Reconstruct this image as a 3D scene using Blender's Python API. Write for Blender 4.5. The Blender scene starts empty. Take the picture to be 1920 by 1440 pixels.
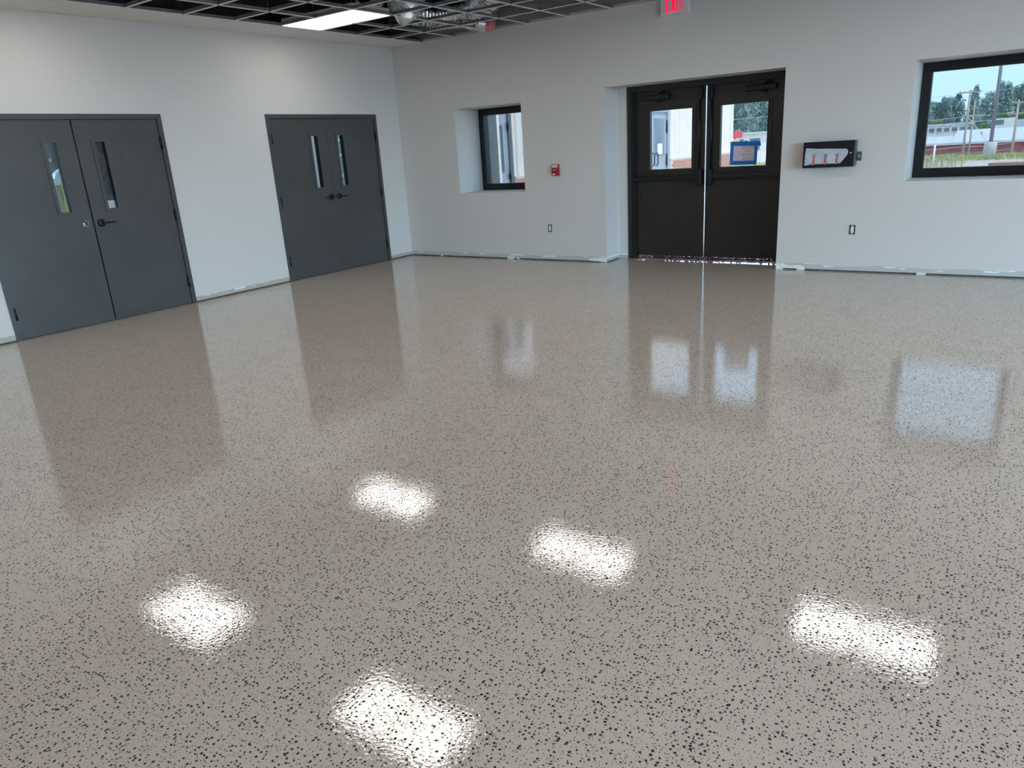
import bpy, bmesh, math, random
from mathutils import Vector, Matrix

scene = bpy.context.scene
COL = scene.collection

# ------------------------------------------------------------------ camera
CAM = Vector((8.306, -8.9331, 1.5549))
RX = Vector((0.82061678, 0.56828712, -0.06031453))
UP = Vector((-0.12776997, 0.28531645, 0.9498786))
FW = Vector((-0.5570125, 0.77177994, -0.3067455))
cd = bpy.data.cameras.new('camera')
cd.sensor_fit = 'HORIZONTAL'
cd.sensor_width = 36.0
cd.lens = 1360.53 * 36.0 / 1920.0
cd.clip_start = 0.05
cd.clip_end = 600
cam = bpy.data.objects.new('camera', cd)
COL.objects.link(cam)
M = Matrix.Identity(4)
for i in range(3):
    M[i][0], M[i][1], M[i][2], M[i][3] = RX[i], UP[i], -FW[i], CAM[i]
cam.matrix_world = M
scene.camera = cam

# ------------------------------------------------------------------ world, sun, exposure
LED = 6.2          # radiance of the ceiling panels
TINT = 0.052         # light passed by the back panes, darkened to offset the boosted daylight
SKY = 1.0 / TINT
SUN = 39.0
cy = scene.cycles
cy.max_bounces = 7; cy.diffuse_bounces = 3; cy.glossy_bounces = 3; cy.transmission_bounces = 4; cy.transparent_max_bounces = 10
cy.caustics_reflective = False; cy.caustics_refractive = False
cy.use_adaptive_sampling = True; cy.adaptive_threshold = 0.06; cy.adaptive_min_samples = 20
w = bpy.data.worlds.new('sky'); scene.world = w; w.use_nodes = True
nt = w.node_tree
bg = nt.nodes['Background']
tc = nt.nodes.new('ShaderNodeTexCoord')
sx = nt.nodes.new('ShaderNodeSeparateXYZ')
cr = nt.nodes.new('ShaderNodeValToRGB')
nt.links.new(tc.outputs['Generated'], sx.inputs[0])
nt.links.new(sx.outputs['Z'], cr.inputs[0])
cr.color_ramp.elements[0].position = 0.0
cr.color_ramp.elements[0].color = (0.54, 0.86, 1.14, 1)
cr.color_ramp.elements[1].position = 0.7
cr.color_ramp.elements[1].color = (0.42, 0.68, 1.04, 1)
nt.links.new(cr.outputs[0], bg.inputs['Color'])
bg.inputs['Strength'].default_value = SKY
sd = bpy.data.lights.new('sun', 'SUN'); sd.energy = SUN; sd.angle = math.radians(2)
sd.color = (1.0, 0.97, 0.92)
sun = bpy.data.objects.new('sun', sd); COL.objects.link(sun)
sun.rotation_euler = Vector((-0.45, 0.25, -0.86)).to_track_quat('-Z', 'Y').to_euler()
sun.location = (40, -20, 40)

vs = scene.view_settings
vs.view_transform = 'Standard'; vs.look = 'None'; vs.gamma = 1.0
vs.exposure = 0.12
vs.use_curve_mapping = False

# ------------------------------------------------------------------ helpers
random.seed(7)


def tag(o, label=None, cat=None, group=None, kind=None):
    if label: o['label'] = label
    if cat: o['category'] = cat
    if group: o['group'] = group
    if kind: o['kind'] = kind
    return o


def empty(name, loc=(0, 0, 0), rz=0.0, parent=None):
    o = bpy.data.objects.new(name, None)
    o.location = loc; o.rotation_euler = (0, 0, rz)
    o.empty_display_size = 0.1
    COL.objects.link(o)
    if parent: o.parent = parent
    return o


class MB:
    """collects verts/faces, builds one mesh object; coordinates are world
    coordinates unless org is given on build (then the origin is shifted)."""
    def __init__(s): s.v = []; s.f = []; s.sm = []

    def quad(s, *p):
        n = len(s.v); s.v += [tuple(q) for q in p]; s.f.append(tuple(range(n, n + len(p)))); s.sm.append(False)

    def box(s, x0, x1, y0, y1, z0, z1, b=0.0):
        if x0 > x1: x0, x1 = x1, x0
        if y0 > y1: y0, y1 = y1, y0
        if z0 > z1: z0, z1 = z1, z0
        if b <= 0:
            n = len(s.v)
            s.v += [(x0, y0, z0), (x1, y0, z0), (x1, y1, z0), (x0, y1, z0), (x0, y0, z1), (x1, y0, z1), (x1, y1, z1), (x0, y1, z1)]
            for f in ((0, 3, 2, 1), (4, 5, 6, 7), (0, 1, 5, 4), (1, 2, 6, 5), (2, 3, 7, 6), (3, 0, 4, 7)):
                s.f.append(tuple(n + k for k in f)); s.sm.append(False)
        else:
            bm = bmesh.new()
            bmesh.ops.create_cube(bm, size=1)
            for v in bm.verts:
                v.co = Vector(((x0 + x1) / 2 + v.co.x * (x1 - x0), (y0 + y1) / 2 + v.co.y * (y1 - y0), (z0 + z1) / 2 + v.co.z * (z1 - z0)))
            bmesh.ops.bevel(bm, geom=bm.edges[:], offset=b, segments=2, affect='EDGES', profile=0.5)
            s.bm(bm)
        return s

    def bm(s, bm, smooth=False):
        n = len(s.v); bm.verts.index_update()
        s.v += [tuple(v.co) for v in bm.verts]
        for f in bm.faces:
            s.f.append(tuple(n + v.index for v in f.verts)); s.sm.append(smooth)
        bm.free()

    def tube(s, pts, radii, seg=12, cap=True, smooth=True, wob=None):
        pts = [Vector(p) for p in pts]
        if not hasattr(radii, '__len__'): radii = [radii] * len(pts)
        n0 = len(s.v)
        ref = None
        for i, p in enumerate(pts):
            t = (pts[min(i + 1, len(pts) - 1)] - pts[max(i - 1, 0)]).normalized()
            if ref is None:
                ref = t.orthogonal().normalized()
            ref = (ref - t * ref.dot(t)).normalized()
            b = t.cross(ref)
            for k in range(seg):
                a = 2 * math.pi * k / seg
                r = radii[i] * (1 + (wob(i, k) if wob else 0))
                s.v.append(tuple(p + (ref * math.cos(a) + b * math.sin(a)) * r))
        for i in range(len(pts) - 1):
            for k in range(seg):
                k2 = (k + 1) % seg
                s.f.append((n0 + i * seg + k, n0 + i * seg + k2, n0 + (i + 1) * seg + k2, n0 + (i + 1) * seg + k)); s.sm.append(smooth)
        if cap:
            s.f.append(tuple(n0 + k for k in reversed(range(seg)))); s.sm.append(False)
            e = n0 + (len(pts) - 1) * seg
            s.f.append(tuple(e + k for k in range(seg))); s.sm.append(False)
        return s

    def cyl(s, a, b, r, seg=20, r2=None):
        return s.tube([a, b], [r, r if r2 is None else r2], seg)

    def prism(s, poly, axis, a, bb):
        """poly: list of 2d points (ccw), extruded along axis from a to bb"""
        def P(u, v, t):
            return {'x': (t, u, v), 'y': (u, t, v), 'z': (u, v, t)}[axis]
        n = len(s.v); k = len(poly)
        s.v += [P(u, v, a) for u, v in poly] + [P(u, v, bb) for u, v in poly]
        s.f.append(tuple(range(n, n + k))); s.f.append(tuple(reversed(range(n + k, n + 2 * k)))); s.sm += [False, False]
        for i in range(k):
            j = (i + 1) % k
            s.f.append((n + i, n + k + i, n + k + j, n + j)); s.sm.append(False)
        return s

    def build(s, name, mat, parent=None, org=None, fix=True):
        o3 = Vector(org) if org is not None else Vector((0, 0, 0))
        if org is None and parent is not None:
            o3 = world_loc(parent)
        me = bpy.data.meshes.new(name)
        me.from_pydata([tuple(Vector(v) - o3) for v in s.v], [], s.f)
        for p, sm in zip(me.polygons, s.sm): p.use_smooth = sm
        me.update()
        if fix:
            bm = bmesh.new(); bm.from_mesh(me)
            bmesh.ops.recalc_face_normals(bm, faces=bm.faces)
            bm.to_mesh(me); bm.free()
        me.materials.append(mat)
        o = bpy.data.objects.new(name, me); COL.objects.link(o)
        if parent is not None:
            o.parent = parent
            o.location = o3 - world_loc(parent)
        else:
            o.location = o3
        return o


def world_loc(o):
    l = Vector((0, 0, 0))
    while o is not None:
        l = l + Vector(o.location); o = o.parent
    return l


def copy_tree(o, parent=None):
    c = o.copy(); COL.objects.link(c)
    if parent is not None: c.parent = parent
    for ch in o.children:
        copy_tree(ch, c)
    return c


def text_mesh(body, size, name, mat, matrix, parent, extrude=0.0004, mirror=False, spacing=1.0, bold=0.0):
    cu = bpy.data.curves.new(name, 'FONT')
    cu.body = body; cu.size = size; cu.extrude = extrude; cu.align_x = 'CENTER'; cu.align_y = 'CENTER'
    cu.space_line = spacing; cu.offset = bold
    tmp = bpy.data.objects.new(name + '_tmp', cu); COL.objects.link(tmp)
    dg = bpy.context.evaluated_depsgraph_get()
    me = bpy.data.meshes.new_from_object(tmp.evaluated_get(dg))
    bpy.data.objects.remove(tmp); bpy.data.curves.remove(cu)
    m = matrix @ (Matrix.Diagonal((-1, 1, 1, 1)) if mirror else Matrix.Identity(4))
    me.transform(m)
    if mirror: me.flip_normals()
    me.materials.clear(); me.materials.append(mat)
    me.name = name
    o = bpy.data.objects.new(name, me); COL.objects.link(o)
    o.parent = parent
    o.location = -world_loc(parent)
    return o


# ------------------------------------------------------------------ materials
def mat(name, col, rough=0.5, metal=0.0, spec=0.5, emit=None, estr=0.0):
    m = bpy.data.materials.new(name); m.use_nodes = True
    p = m.node_tree.nodes['Principled BSDF']
    p.inputs['Base Color'].default_value = (*col, 1)
    p.inputs['Roughness'].default_value = rough
    p.inputs['Metallic'].default_value = metal
    p.inputs['Specular IOR Level'].default_value = spec
    if emit:
        p.inputs['Emission Color'].default_value = (*emit, 1)
        p.inputs['Emission Strength'].default_value = estr
    return m


def N(m, t, **kw):
    n = m.node_tree.nodes.new(t)
    for k, v in kw.items():
        if hasattr(n, k): setattr(n, k, v)
        else: n.inputs[k].default_value = v
    return n


def L(m, a, b): m.node_tree.links.new(a, b)


def math_n(m, op, a=None, b=None, clamp=False):
    n = m.node_tree.nodes.new('ShaderNodeMath'); n.operation = op; n.use_clamp = clamp
    for i, q in enumerate((a, b)):
        if q is None: continue
        if isinstance(q, (int, float)): n.inputs[i].default_value = q
        else: L(m, q, n.inputs[i])
    return n.outputs[0]


def mix_col(m, fac, c1, c2):
    n = m.node_tree.nodes.new('ShaderNodeMix'); n.data_type = 'RGBA'
    L(m, fac, n.inputs[0])
    for idx, c in ((6, c1), (7, c2)):
        if isinstance(c, tuple): n.inputs[idx].default_value = (*c, 1)
        else: L(m, c, n.inputs[idx])
    return n.outputs[2]


def noisy(name, c1, c2, scale=6.0, rough=0.5, metal=0.0, spec=0.5, detail=4, bump=0.0, bscale=None, lo=0.35, hi=0.65, coords='Object', stretch=None, scuff=None):
    """plain paint / metal / mineral with a soft two-tone variation and fine relief"""
    m = mat(name, c1, rough, metal, spec); p = m.node_tree.nodes['Principled BSDF']
    t = N(m, 'ShaderNodeTexCoord'); src = t.outputs[coords]
    if stretch:
        mp = N(m, 'ShaderNodeMapping'); mp.inputs['Scale'].default_value = stretch
        L(m, src, mp.inputs[0]); src = mp.outputs[0]
    n = N(m, 'ShaderNodeTexNoise'); n.inputs['Scale'].default_value = scale; n.inputs['Detail'].default_value = detail
    L(m, src, n.inputs['Vector'])
    r = N(m, 'ShaderNodeMapRange'); r.inputs[1].default_value = lo; r.inputs[2].default_value = hi
    L(m, n.outputs[0], r.inputs[0])
    colr = mix_col(m, r.outputs[0], c1, c2)
    if scuff:
        mp2 = N(m, 'ShaderNodeMapping'); mp2.inputs['Scale'].default_value = (1.0, 1.0, 0.35); mp2.inputs['Rotation'].default_value = (0.3, 0.5, 0.2); L(m, t.outputs[coords], mp2.inputs[0])
        n3 = N(m, 'ShaderNodeTexNoise'); n3.inputs['Scale'].default_value = 22; n3.inputs['Detail'].default_value = 6; L(m, mp2.outputs[0], n3.inputs['Vector'])
        r3 = N(m, 'ShaderNodeMapRange'); r3.inputs[1].default_value = 0.70; r3.inputs[2].default_value = 0.80; L(m, n3.outputs[0], r3.inputs[0])
        colr = mix_col(m, r3.outputs[0], colr, scuff)
    L(m, colr, p.inputs['Base Color'])
    if bump:
        n2 = N(m, 'ShaderNodeTexNoise'); n2.inputs['Scale'].default_value = bscale or scale * 8
        L(m, src, n2.inputs['Vector'])
        b = N(m, 'ShaderNodeBump'); b.inputs['Strength'].default_value = 1.0; b.inputs['Distance'].default_value = bump
        L(m, n2.outputs[0], b.inputs['Height']); L(m, b.outputs[0], p.inputs['Normal'])
    return m


def glass_mat(name, tint=(0.93, 0.97, 0.96), rough=0.0, ior=1.5):
    m = bpy.data.materials.new(name); m.use_nodes = True
    nt = m.node_tree; nt.nodes.clear()
    out = nt.nodes.new('ShaderNodeOutputMaterial'); tr = nt.nodes.new('ShaderNodeBsdfTransparent')
    gl = nt.nodes.new('ShaderNodeBsdfGlossy'); mx = nt.nodes.new('ShaderNodeMixShader'); fr = nt.nodes.new('ShaderNodeFresnel')
    tr.inputs[0].default_value = (*tint, 1); gl.inputs['Roughness'].default_value = rough; fr.inputs[0].default_value = ior
    ge = nt.nodes.new('ShaderNodeNewGeometry'); io = nt.nodes.new('ShaderNodeMix'); io.data_type = 'FLOAT'     # thin pane: same reflectance from both sides
    io.inputs[2].default_value = ior; io.inputs[3].default_value = 1.0 / ior
    nt.links.new(ge.outputs['Backfacing'], io.inputs[0]); nt.links.new(io.outputs[0], fr.inputs[0])
    nt.links.new(fr.outputs[0], mx.inputs[0]); nt.links.new(tr.outputs[0], mx.inputs[1]); nt.links.new(gl.outputs[0], mx.inputs[2])
    nt.links.new(mx.outputs[0], out.inputs[0])
    return m


def floor_mat():
    m = mat('epoxy_flake_floor', (0.4, 0.36, 0.32), 0.05); p = m.node_tree.nodes['Principled BSDF']
    t = N(m, 'ShaderNodeTexCoord'); src = t.outputs['Object']
    # slight warp so that flakes are ragged, not round
    nw = N(m, 'ShaderNodeTexNoise'); nw.inputs['Scale'].default_value = 260; nw.inputs['Detail'].default_value = 2
    L(m, src, nw.inputs['Vector'])
    sub = N(m, 'ShaderNodeVectorMath', operation='SUBTRACT'); L(m, nw.outputs['Color'], sub.inputs[0]); sub.inputs[1].default_value = (0.5, 0.5, 0.5)
    sc = N(m, 'ShaderNodeVectorMath', operation='SCALE'); L(m, sub.outputs[0], sc.inputs[0]); sc.inputs['Scale'].default_value = 0.006
    ad = N(m, 'ShaderNodeVectorMath', operation='ADD'); L(m, src, ad.inputs[0]); L(m, sc.outputs[0], ad.inputs[1])
    # density drifts over the floor
    nd = N(m, 'ShaderNodeTexNoise'); nd.inputs['Scale'].default_value = 5.0; nd.inputs['Detail'].default_value = 3
    L(m, src, nd.inputs['Vector'])
    drift = N(m, 'ShaderNodeMapRange'); drift.inputs[1].default_value = 0.3; drift.inputs[2].default_value = 0.7
    drift.inputs[3].default_value = -0.10; drift.inputs[4].default_value = 0.12
    L(m, nd.outputs[0], drift.inputs[0])

    def layer(scale, keep, rmin, rmax, off):
        mp = N(m, 'ShaderNodeMapping'); mp.inputs['Location'].default_value = (off, off * 1.7, 0); L(m, ad.outputs[0], mp.inputs[0])
        v = N(m, 'ShaderNodeTexVoronoi'); v.voronoi_dimensions = '2D'; v.inputs['Scale'].default_value = scale
        L(m, mp.outputs[0], v.inputs['Vector'])
        sp = N(m, 'ShaderNodeSeparateColor'); L(m, v.outputs['Color'], sp.inputs[0])
        # radius threshold for this cell, zero when the cell holds no flake
        rr = math_n(m, 'MULTIPLY', math_n(m, 'POWER', sp.outputs[0], 2.0), rmax - rmin)
        rr = math_n(m, 'ADD', rr, rmin)
        k = math_n(m, 'LESS_THAN', sp.outputs[1], math_n(m, 'ADD', drift.outputs[0], keep))
        rr = math_n(m, 'MULTIPLY', rr, k)
        return math_n(m, 'LESS_THAN', v.outputs['Distance'], rr)
    f1 = layer(76, 0.62, 0.12, 0.36, 0.0)
    f2 = layer(170, 0.33, 0.12, 0.30, 3.1)
    f3 = layer(34, 0.10, 0.08, 0.16, 7.7)
    flake = math_n(m, 'MAXIMUM', math_n(m, 'MAXIMUM', f1, f2), f3)
    # base tone: very soft drift between greige tones
    nb = N(m, 'ShaderNodeTexNoise'); nb.inputs['Scale'].default_value = 0.8; nb.inputs['Detail'].default_value = 3
    L(m, src, nb.inputs['Vector'])
    base = mix_col(m, nb.outputs[0], (0.64, 0.535, 0.445), (0.68, 0.575, 0.485))
    L(m, mix_col(m, flake, base, (0.012, 0.014, 0.015)), p.inputs['Base Color'])
    p.inputs['IOR'].default_value = 1.9
    rr = N(m, 'ShaderNodeMix'); rr.data_type = 'FLOAT'; L(m, flake, rr.inputs[0]); rr.inputs[2].default_value = 0.02; rr.inputs[3].default_value = 0.55
    L(m, rr.outputs[0], p.inputs['Roughness'])
    sl_ = N(m, 'ShaderNodeMix'); sl_.data_type = 'FLOAT'; L(m, flake, sl_.inputs[0]); sl_.inputs[2].default_value = 0.5; sl_.inputs[3].default_value = 0.12
    L(m, sl_.outputs[0], p.inputs['Specular IOR Level'])
    # orange peel + slow trowel waves + flakes telegraphing through the clear coat
    n1 = N(m, 'ShaderNodeTexNoise'); n1.inputs['Scale'].default_value = 85; n1.inputs['Detail'].default_value = 1.5
    L(m, src, n1.inputs['Vector'])
    n2 = N(m, 'ShaderNodeTexNoise'); n2.inputs['Scale'].default_value = 7; n2.inputs['Detail'].default_value = 1
    L(m, src, n2.inputs['Vector'])
    h = math_n(m, 'ADD', math_n(m, 'MULTIPLY', n1.outputs[0], 1.0), math_n(m, 'MULTIPLY', n2.outputs[0], 1.3))
    b = N(m, 'ShaderNodeBump'); b.inputs['Strength'].default_value = 1.0; b.inputs['Distance'].default_value = 0.00028
    L(m, h, b.inputs['Height']); L(m, b.outputs[0], p.inputs['Normal'])
    return m


def wall_mat(name, base, axis, raw_c=(0.50, 0.50, 0.46)):
    """painted drywall with raw, skim-coated strip along the floor (base cove not fitted yet)"""
    m = mat(name, base, 0.55, 0, 0.35); p = m.node_tree.nodes['Principled BSDF']
    g = N(m, 'ShaderNodeNewGeometry'); sp = N(m, 'ShaderNodeSeparateXYZ'); L(m, g.outputs['Position'], sp.inputs[0])
    z = sp.outputs['Z']; u = sp.outputs[axis]
    n = N(m, 'ShaderNodeTexNoise'); n.noise_dimensions = '1D'; n.inputs['Scale'].default_value = 2.2; n.inputs['Detail'].default_value = 5
    L(m, u, n.inputs['W'])
    edge = math_n(m, 'ADD', math_n(m, 'MULTIPLY', n.outputs[0], 0.05), 0.045)
    raw = math_n(m, 'LESS_THAN', z, edge)
    n2 = N(m, 'ShaderNodeTexNoise'); n2.inputs['Scale'].default_value = 9; n2.inputs['Detail'].default_value = 5
    mp = N(m, 'ShaderNodeMapping'); mp.inputs['Scale'].default_value = (0.35, 0.35, 2.2); L(m, g.outputs['Position'], mp.inputs[0]); L(m, mp.outputs[0], n2.inputs['Vector'])
    chalk = math_n(m, 'GREATER_THAN', n2.outputs[0], 0.56)
    upper = math_n(m, 'GREATER_THAN', z, math_n(m, 'SUBTRACT', edge, 0.02))
    comp = math_n(m, 'MULTIPLY', chalk, upper)
    rawc = mix_col(m, comp, raw_c, (0.80, 0.80, 0.78))
    L(m, mix_col(m, raw, base, rawc), p.inputs['Base Color'])
    nb = N(m, 'ShaderNodeTexNoise'); nb.inputs['Scale'].default_value = 160; L(m, g.outputs['Position'], nb.inputs['Vector'])
    b = N(m, 'ShaderNodeBump'); b.inputs['Distance'].default_value = 0.0006; b.inputs['Strength'].default_value = 0.5
    L(m, nb.outputs[0], b.inputs['Height']); L(m, b.outputs[0], p.inputs['Normal'])
    return m


WALL = (0.635, 0.61, 0.575)
MT = {
    'floor': floor_mat(),
    'wall_back': wall_mat('drywall_back', WALL, 'X'),
    'wall_left': wall_mat('drywall_left', WALL, 'Y', (0.44, 0.40, 0.33)),
    'paint': noisy('wall_paint', WALL, (0.625, 0.60, 0.565), 3, 0.55, bump=0.0005, bscale=150),
    'raw_board': noisy('raw_grey_board', (0.26, 0.255, 0.24), (0.31, 0.305, 0.29), 4, 0.9),
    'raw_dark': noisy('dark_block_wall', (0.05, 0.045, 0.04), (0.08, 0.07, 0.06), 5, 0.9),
    'compound': noisy('joint_compound', (0.86, 0.86, 0.85), (0.72, 0.72, 0.70), 30, 0.8),
    'dark_gap': noisy('shadow_gap_plate', (0.06, 0.05, 0.045), (0.13, 0.11, 0.09), 15, 0.9),
    'door_grey': noisy('grey_door_paint', (0.058, 0.056, 0.055), (0.068, 0.066, 0.065), 2.0, 0.32, spec=0.5, bump=0.0004, bscale=120, scuff=(0.16, 0.16, 0.16)),
    'bronze': noisy('dark_bronze_paint', (0.015, 0.012, 0.010), (0.019, 0.016, 0.013), 3.0, 0.38, bump=0.0002, bscale=200, scuff=(0.10, 0.09, 0.08)),
    'black_alu': noisy('black_aluminium', (0.003, 0.003, 0.004), (0.005, 0.005, 0.006), 12, 0.3),
    'black_metal': noisy('black_hardware', (0.004, 0.004, 0.005), (0.008, 0.008, 0.009), 30, 0.35, metal=0.2),
    'chrome': noisy('bright_steel', (0.75, 0.75, 0.76), (0.62, 0.62, 0.63), 60, 0.25, metal=1.0),
    'galv': noisy('galvanised_steel', (0.42, 0.43, 0.44), (0.55, 0.56, 0.57), 40, 0.42, metal=0.8),
    'tee': noisy('white_tee_enamel', (0.80, 0.80, 0.79), (0.84, 0.84, 0.83), 20, 0.45),
    'tee_web': noisy('dull_zinc_web', (0.20, 0.20, 0.20), (0.26, 0.26, 0.26), 20, 0.6, metal=0.2),
    'tile': noisy('mineral_ceiling_tile', (0.80, 0.79, 0.77), (0.74, 0.73, 0.71), 90, 0.95, bump=0.001, bscale=220),
    'deck': noisy('dark_roof_deck', (0.014, 0.012, 0.011), (0.028, 0.024, 0.020), 3, 0.85),
    'joist': noisy('primed_steel_joist', (0.035, 0.035, 0.035), (0.055, 0.053, 0.05), 8, 0.6),
    'kraft': noisy('kraft_paper', (0.06, 0.045, 0.03), (0.09, 0.065, 0.045), 8, 0.85),
    'foil': noisy('crinkled_foil', (0.62, 0.63, 0.65), (0.86, 0.87, 0.88), 26, 0.20, metal=1.0, bump=0.004, bscale=30),
    'pink': noisy('pink_fibreglass', (0.62, 0.20, 0.22), (0.78, 0.34, 0.36), 40, 0.95, bump=0.01, bscale=90),
    'pane': glass_mat('clear_glass'),
    'pane_tint': glass_mat('view_dimming_glass', (TINT ** .5 * 1.03, TINT ** .5 * 1.04, TINT ** .5 * 1.04)),
    'pane_door': glass_mat('view_dimming_door_glass', (.072, .071, .070)),  # tint added to hold down the boosted sky behind the panes
    'pane_green': glass_mat('wired_green_glass', (0.62, 0.72, 0.70)),
    'pane_reflect': noisy('painted_dark_reflection', (0.030, 0.033, 0.033), (0.075, 0.075, 0.075), 14, 0.35),  # opaque pane, the dark glass reflection is put into its colour
    'white_plastic': noisy('white_plastic', (0.82, 0.82, 0.82), (0.78, 0.78, 0.78), 60, 0.35),
    'sign_white': noisy('sign_housing_white', (0.72, 0.71, 0.70), (0.68, 0.67, 0.66), 30, 0.4),
    'red_plastic': noisy('red_plastic', (0.46, 0.012, 0.030), (0.40, 0.010, 0.026), 30, 0.3),
    'dark_plastic': noisy('dark_socket_plastic', (0.010, 0.012, 0.022), (0.016, 0.018, 0.03), 30, 0.4),
    'navy_panel': noisy('gloss_black_panel', (0.004, 0.004, 0.008), (0.007, 0.007, 0.012), 10, 0.12),
    'panel_side': noisy('panel_side_grey', (0.06, 0.065, 0.07), (0.08, 0.085, 0.09), 10, 0.4),
    'film': noisy('protective_film', (0.40, 0.45, 0.50), (0.54, 0.58, 0.62), 9, 0.22, bump=0.004, bscale=24),
    'red_ink': noisy('red_ink', (0.42, 0.02, 0.03), (0.36, 0.02, 0.03), 50, 0.6),
    'blue_tape': noisy('blue_masking_tape', (0.0, 0.16, 0.58), (0.0, 0.22, 0.70), 22, 0.6),
    'paper': noisy('thin_paper', (0.72, 0.66, 0.76), (0.78, 0.72, 0.80), 12, 0.9),
    'pencil': noisy('faded_marker', (0.34, 0.24, 0.32), (0.42, 0.32, 0.38), 60, 0.8),
    'led': mat('led_diffuser', (0.9, 0.9, 0.9), 0.6, emit=(1.0, 0.965, 0.915), estr=LED),
    'led_hall': mat('led_diffuser_hall', (0.9, 0.9, 0.9), 0.6, emit=(0.92, 0.97, 1.0), estr=5.0),
    'exit_red': mat('exit_letter_red', (0.8, 0.0, 0.05), 0.5, emit=(1.0, 0.005, 0.06), estr=0.95),
    'hall_floor': noisy('hall_concrete', (0.30, 0.29, 0.27), (0.36, 0.35, 0.33), 3, 0.6),
    'hall_dark': noisy('hall_dark_wall', (0.13, 0.15, 0.15), (0.16, 0.18, 0.18), 5, 0.7),
    'hall_pane': noisy('greenish_hall_glass', (0.30, 0.36, 0.35), (0.42, 0.48, 0.47), 3, 0.2),
    'yellow': noisy('yellow_boards', (0.72, 0.60, 0.22), (0.82, 0.74, 0.42), 10, 0.6, stretch=(1, 6, 0.6)),
    'sheet': noisy('white_sheet', (0.86, 0.88, 0.92), (0.78, 0.82, 0.88), 9, 0.6),
    # outdoors
    'ground': noisy('pale_gravel', (0.42, 0.37, 0.31), (0.56, 0.51, 0.44), 1.3, 0.95, detail=8),
    'asphalt': noisy('dark_asphalt', (0.05, 0.05, 0.052), (0.075, 0.075, 0.078), 5, 0.9),
    'siding': noisy('cream_metal_siding', (0.80, 0.77, 0.74), (0.76, 0.73, 0.70), 2, 0.4),
    'siding_trim': noisy('white_metal_trim', (0.84, 0.83, 0.82), (0.80, 0.79, 0.78), 2, 0.4),
    'brick': noisy('red_brick', (0.46, 0.21, 0.15), (0.60, 0.34, 0.26), 7, 0.9, bump=0.004, bscale=60),
    'mortar': noisy('pale_mortar', (0.60, 0.56, 0.50), (0.68, 0.64, 0.58), 20, 0.95),
    'ext_door': noisy('blue_grey_door_paint', (0.32, 0.37, 0.47), (0.36, 0.41, 0.50), 4, 0.3),
    'ext_door_dark': noisy('slate_door_paint', (0.10, 0.115, 0.13), (0.13, 0.145, 0.16), 4, 0.35),
    'mulch': noisy('red_mulch', (0.09, 0.018, 0.015), (0.34, 0.19, 0.19), 30, 0.95),
    'barn_red': noisy('dull_red_cladding', (0.36, 0.11, 0.12), (0.42, 0.15, 0.15), 2, 0.7),
    'roof_white': noisy('white_metal_roof', (0.50, 0.55, 0.58), (0.58, 0.62, 0.64), 1.2, 0.5),
    'building_white': noisy('white_cladding', (0.80, 0.79, 0.74), (0.74, 0.73, 0.68), 1, 0.7),
    'far_glass': noisy('dark_window_glass', (0.10, 0.16, 0.20), (0.16, 0.24, 0.28), 2, 0.15),
    'pole_steel': noisy('grey_painted_steel', (0.26, 0.24, 0.30), (0.32, 0.30, 0.36), 3, 0.5),
    'pole_wood': noisy('weathered_pole_wood', (0.34, 0.30, 0.26), (0.44, 0.40, 0.35), 4, 0.9, stretch=(4, 4, 0.4)),
    'concrete': noisy('pale_concrete', (0.52, 0.53, 0.52), (0.64, 0.64, 0.62), 6, 0.9),
    'grass': noisy('meadow_grass', (0.22, 0.36, 0.10), (0.46, 0.50, 0.20), 1.5, 0.9),
    'weed': noisy('dry_weed', (0.50, 0.46, 0.26), (0.36, 0.42, 0.18), 2, 0.9),
    'leaf_a': noisy('hazed_pine_foliage', (0.19, 0.31, 0.29), (0.31, 0.45, 0.41), 0.7, 0.9),  # distance haze is put into this pale bluish green
    'leaf_b': noisy('bright_foliage', (0.15, 0.30, 0.10), (0.28, 0.44, 0.18), 0.8, 0.9),
    'bark': noisy('bark', (0.14, 0.11, 0.08), (0.2, 0.16, 0.12), 3, 0.9),
    'wire': mat('aluminium_wire', (0.55, 0.60, 0.64), 0.5),
    'sign_red': noisy('red_sign_paint', (0.75, 0.10, 0.16), (0.7, 0.08, 0.14), 2, 0.5),
    'sign_yellow': noisy('yellow_sign_paint', (0.80, 0.56, 0.16), (0.76, 0.5, 0.14), 2, 0.5),
    'timber': noisy('brown_timber', (0.28, 0.15, 0.11), (0.36, 0.2, 0.15), 3, 0.8),
}

# ------------------------------------------------------------------ room dimensions
H = 3.13                      # ceiling grid
DECK = 4.45
XR, YF = 17.0, -12.0          # right wall, wall behind the camera
TB = 0.70                     # back wall thickness
GX0, GP = 0.63, 0.6225        # grid lines across the room
GY0, GQ = -0.052, 0.6313
D3 = dict(o0=3.596, o1=5.869, z=2.2416, f0=3.731, f1=5.829, mid=4.78, rd=0.41)
W1 = (1.1205, 2.3097, 0.969, 2.172)
W2 = (7.1519, 8.347, 0.984, 2.171)
D1 = dict(a=-5.972, b=-3.949, mid=-4.948)
D2 = dict(a=-2.5125, b=-0.5036, mid=-1.500)
DT = 2.184


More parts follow.
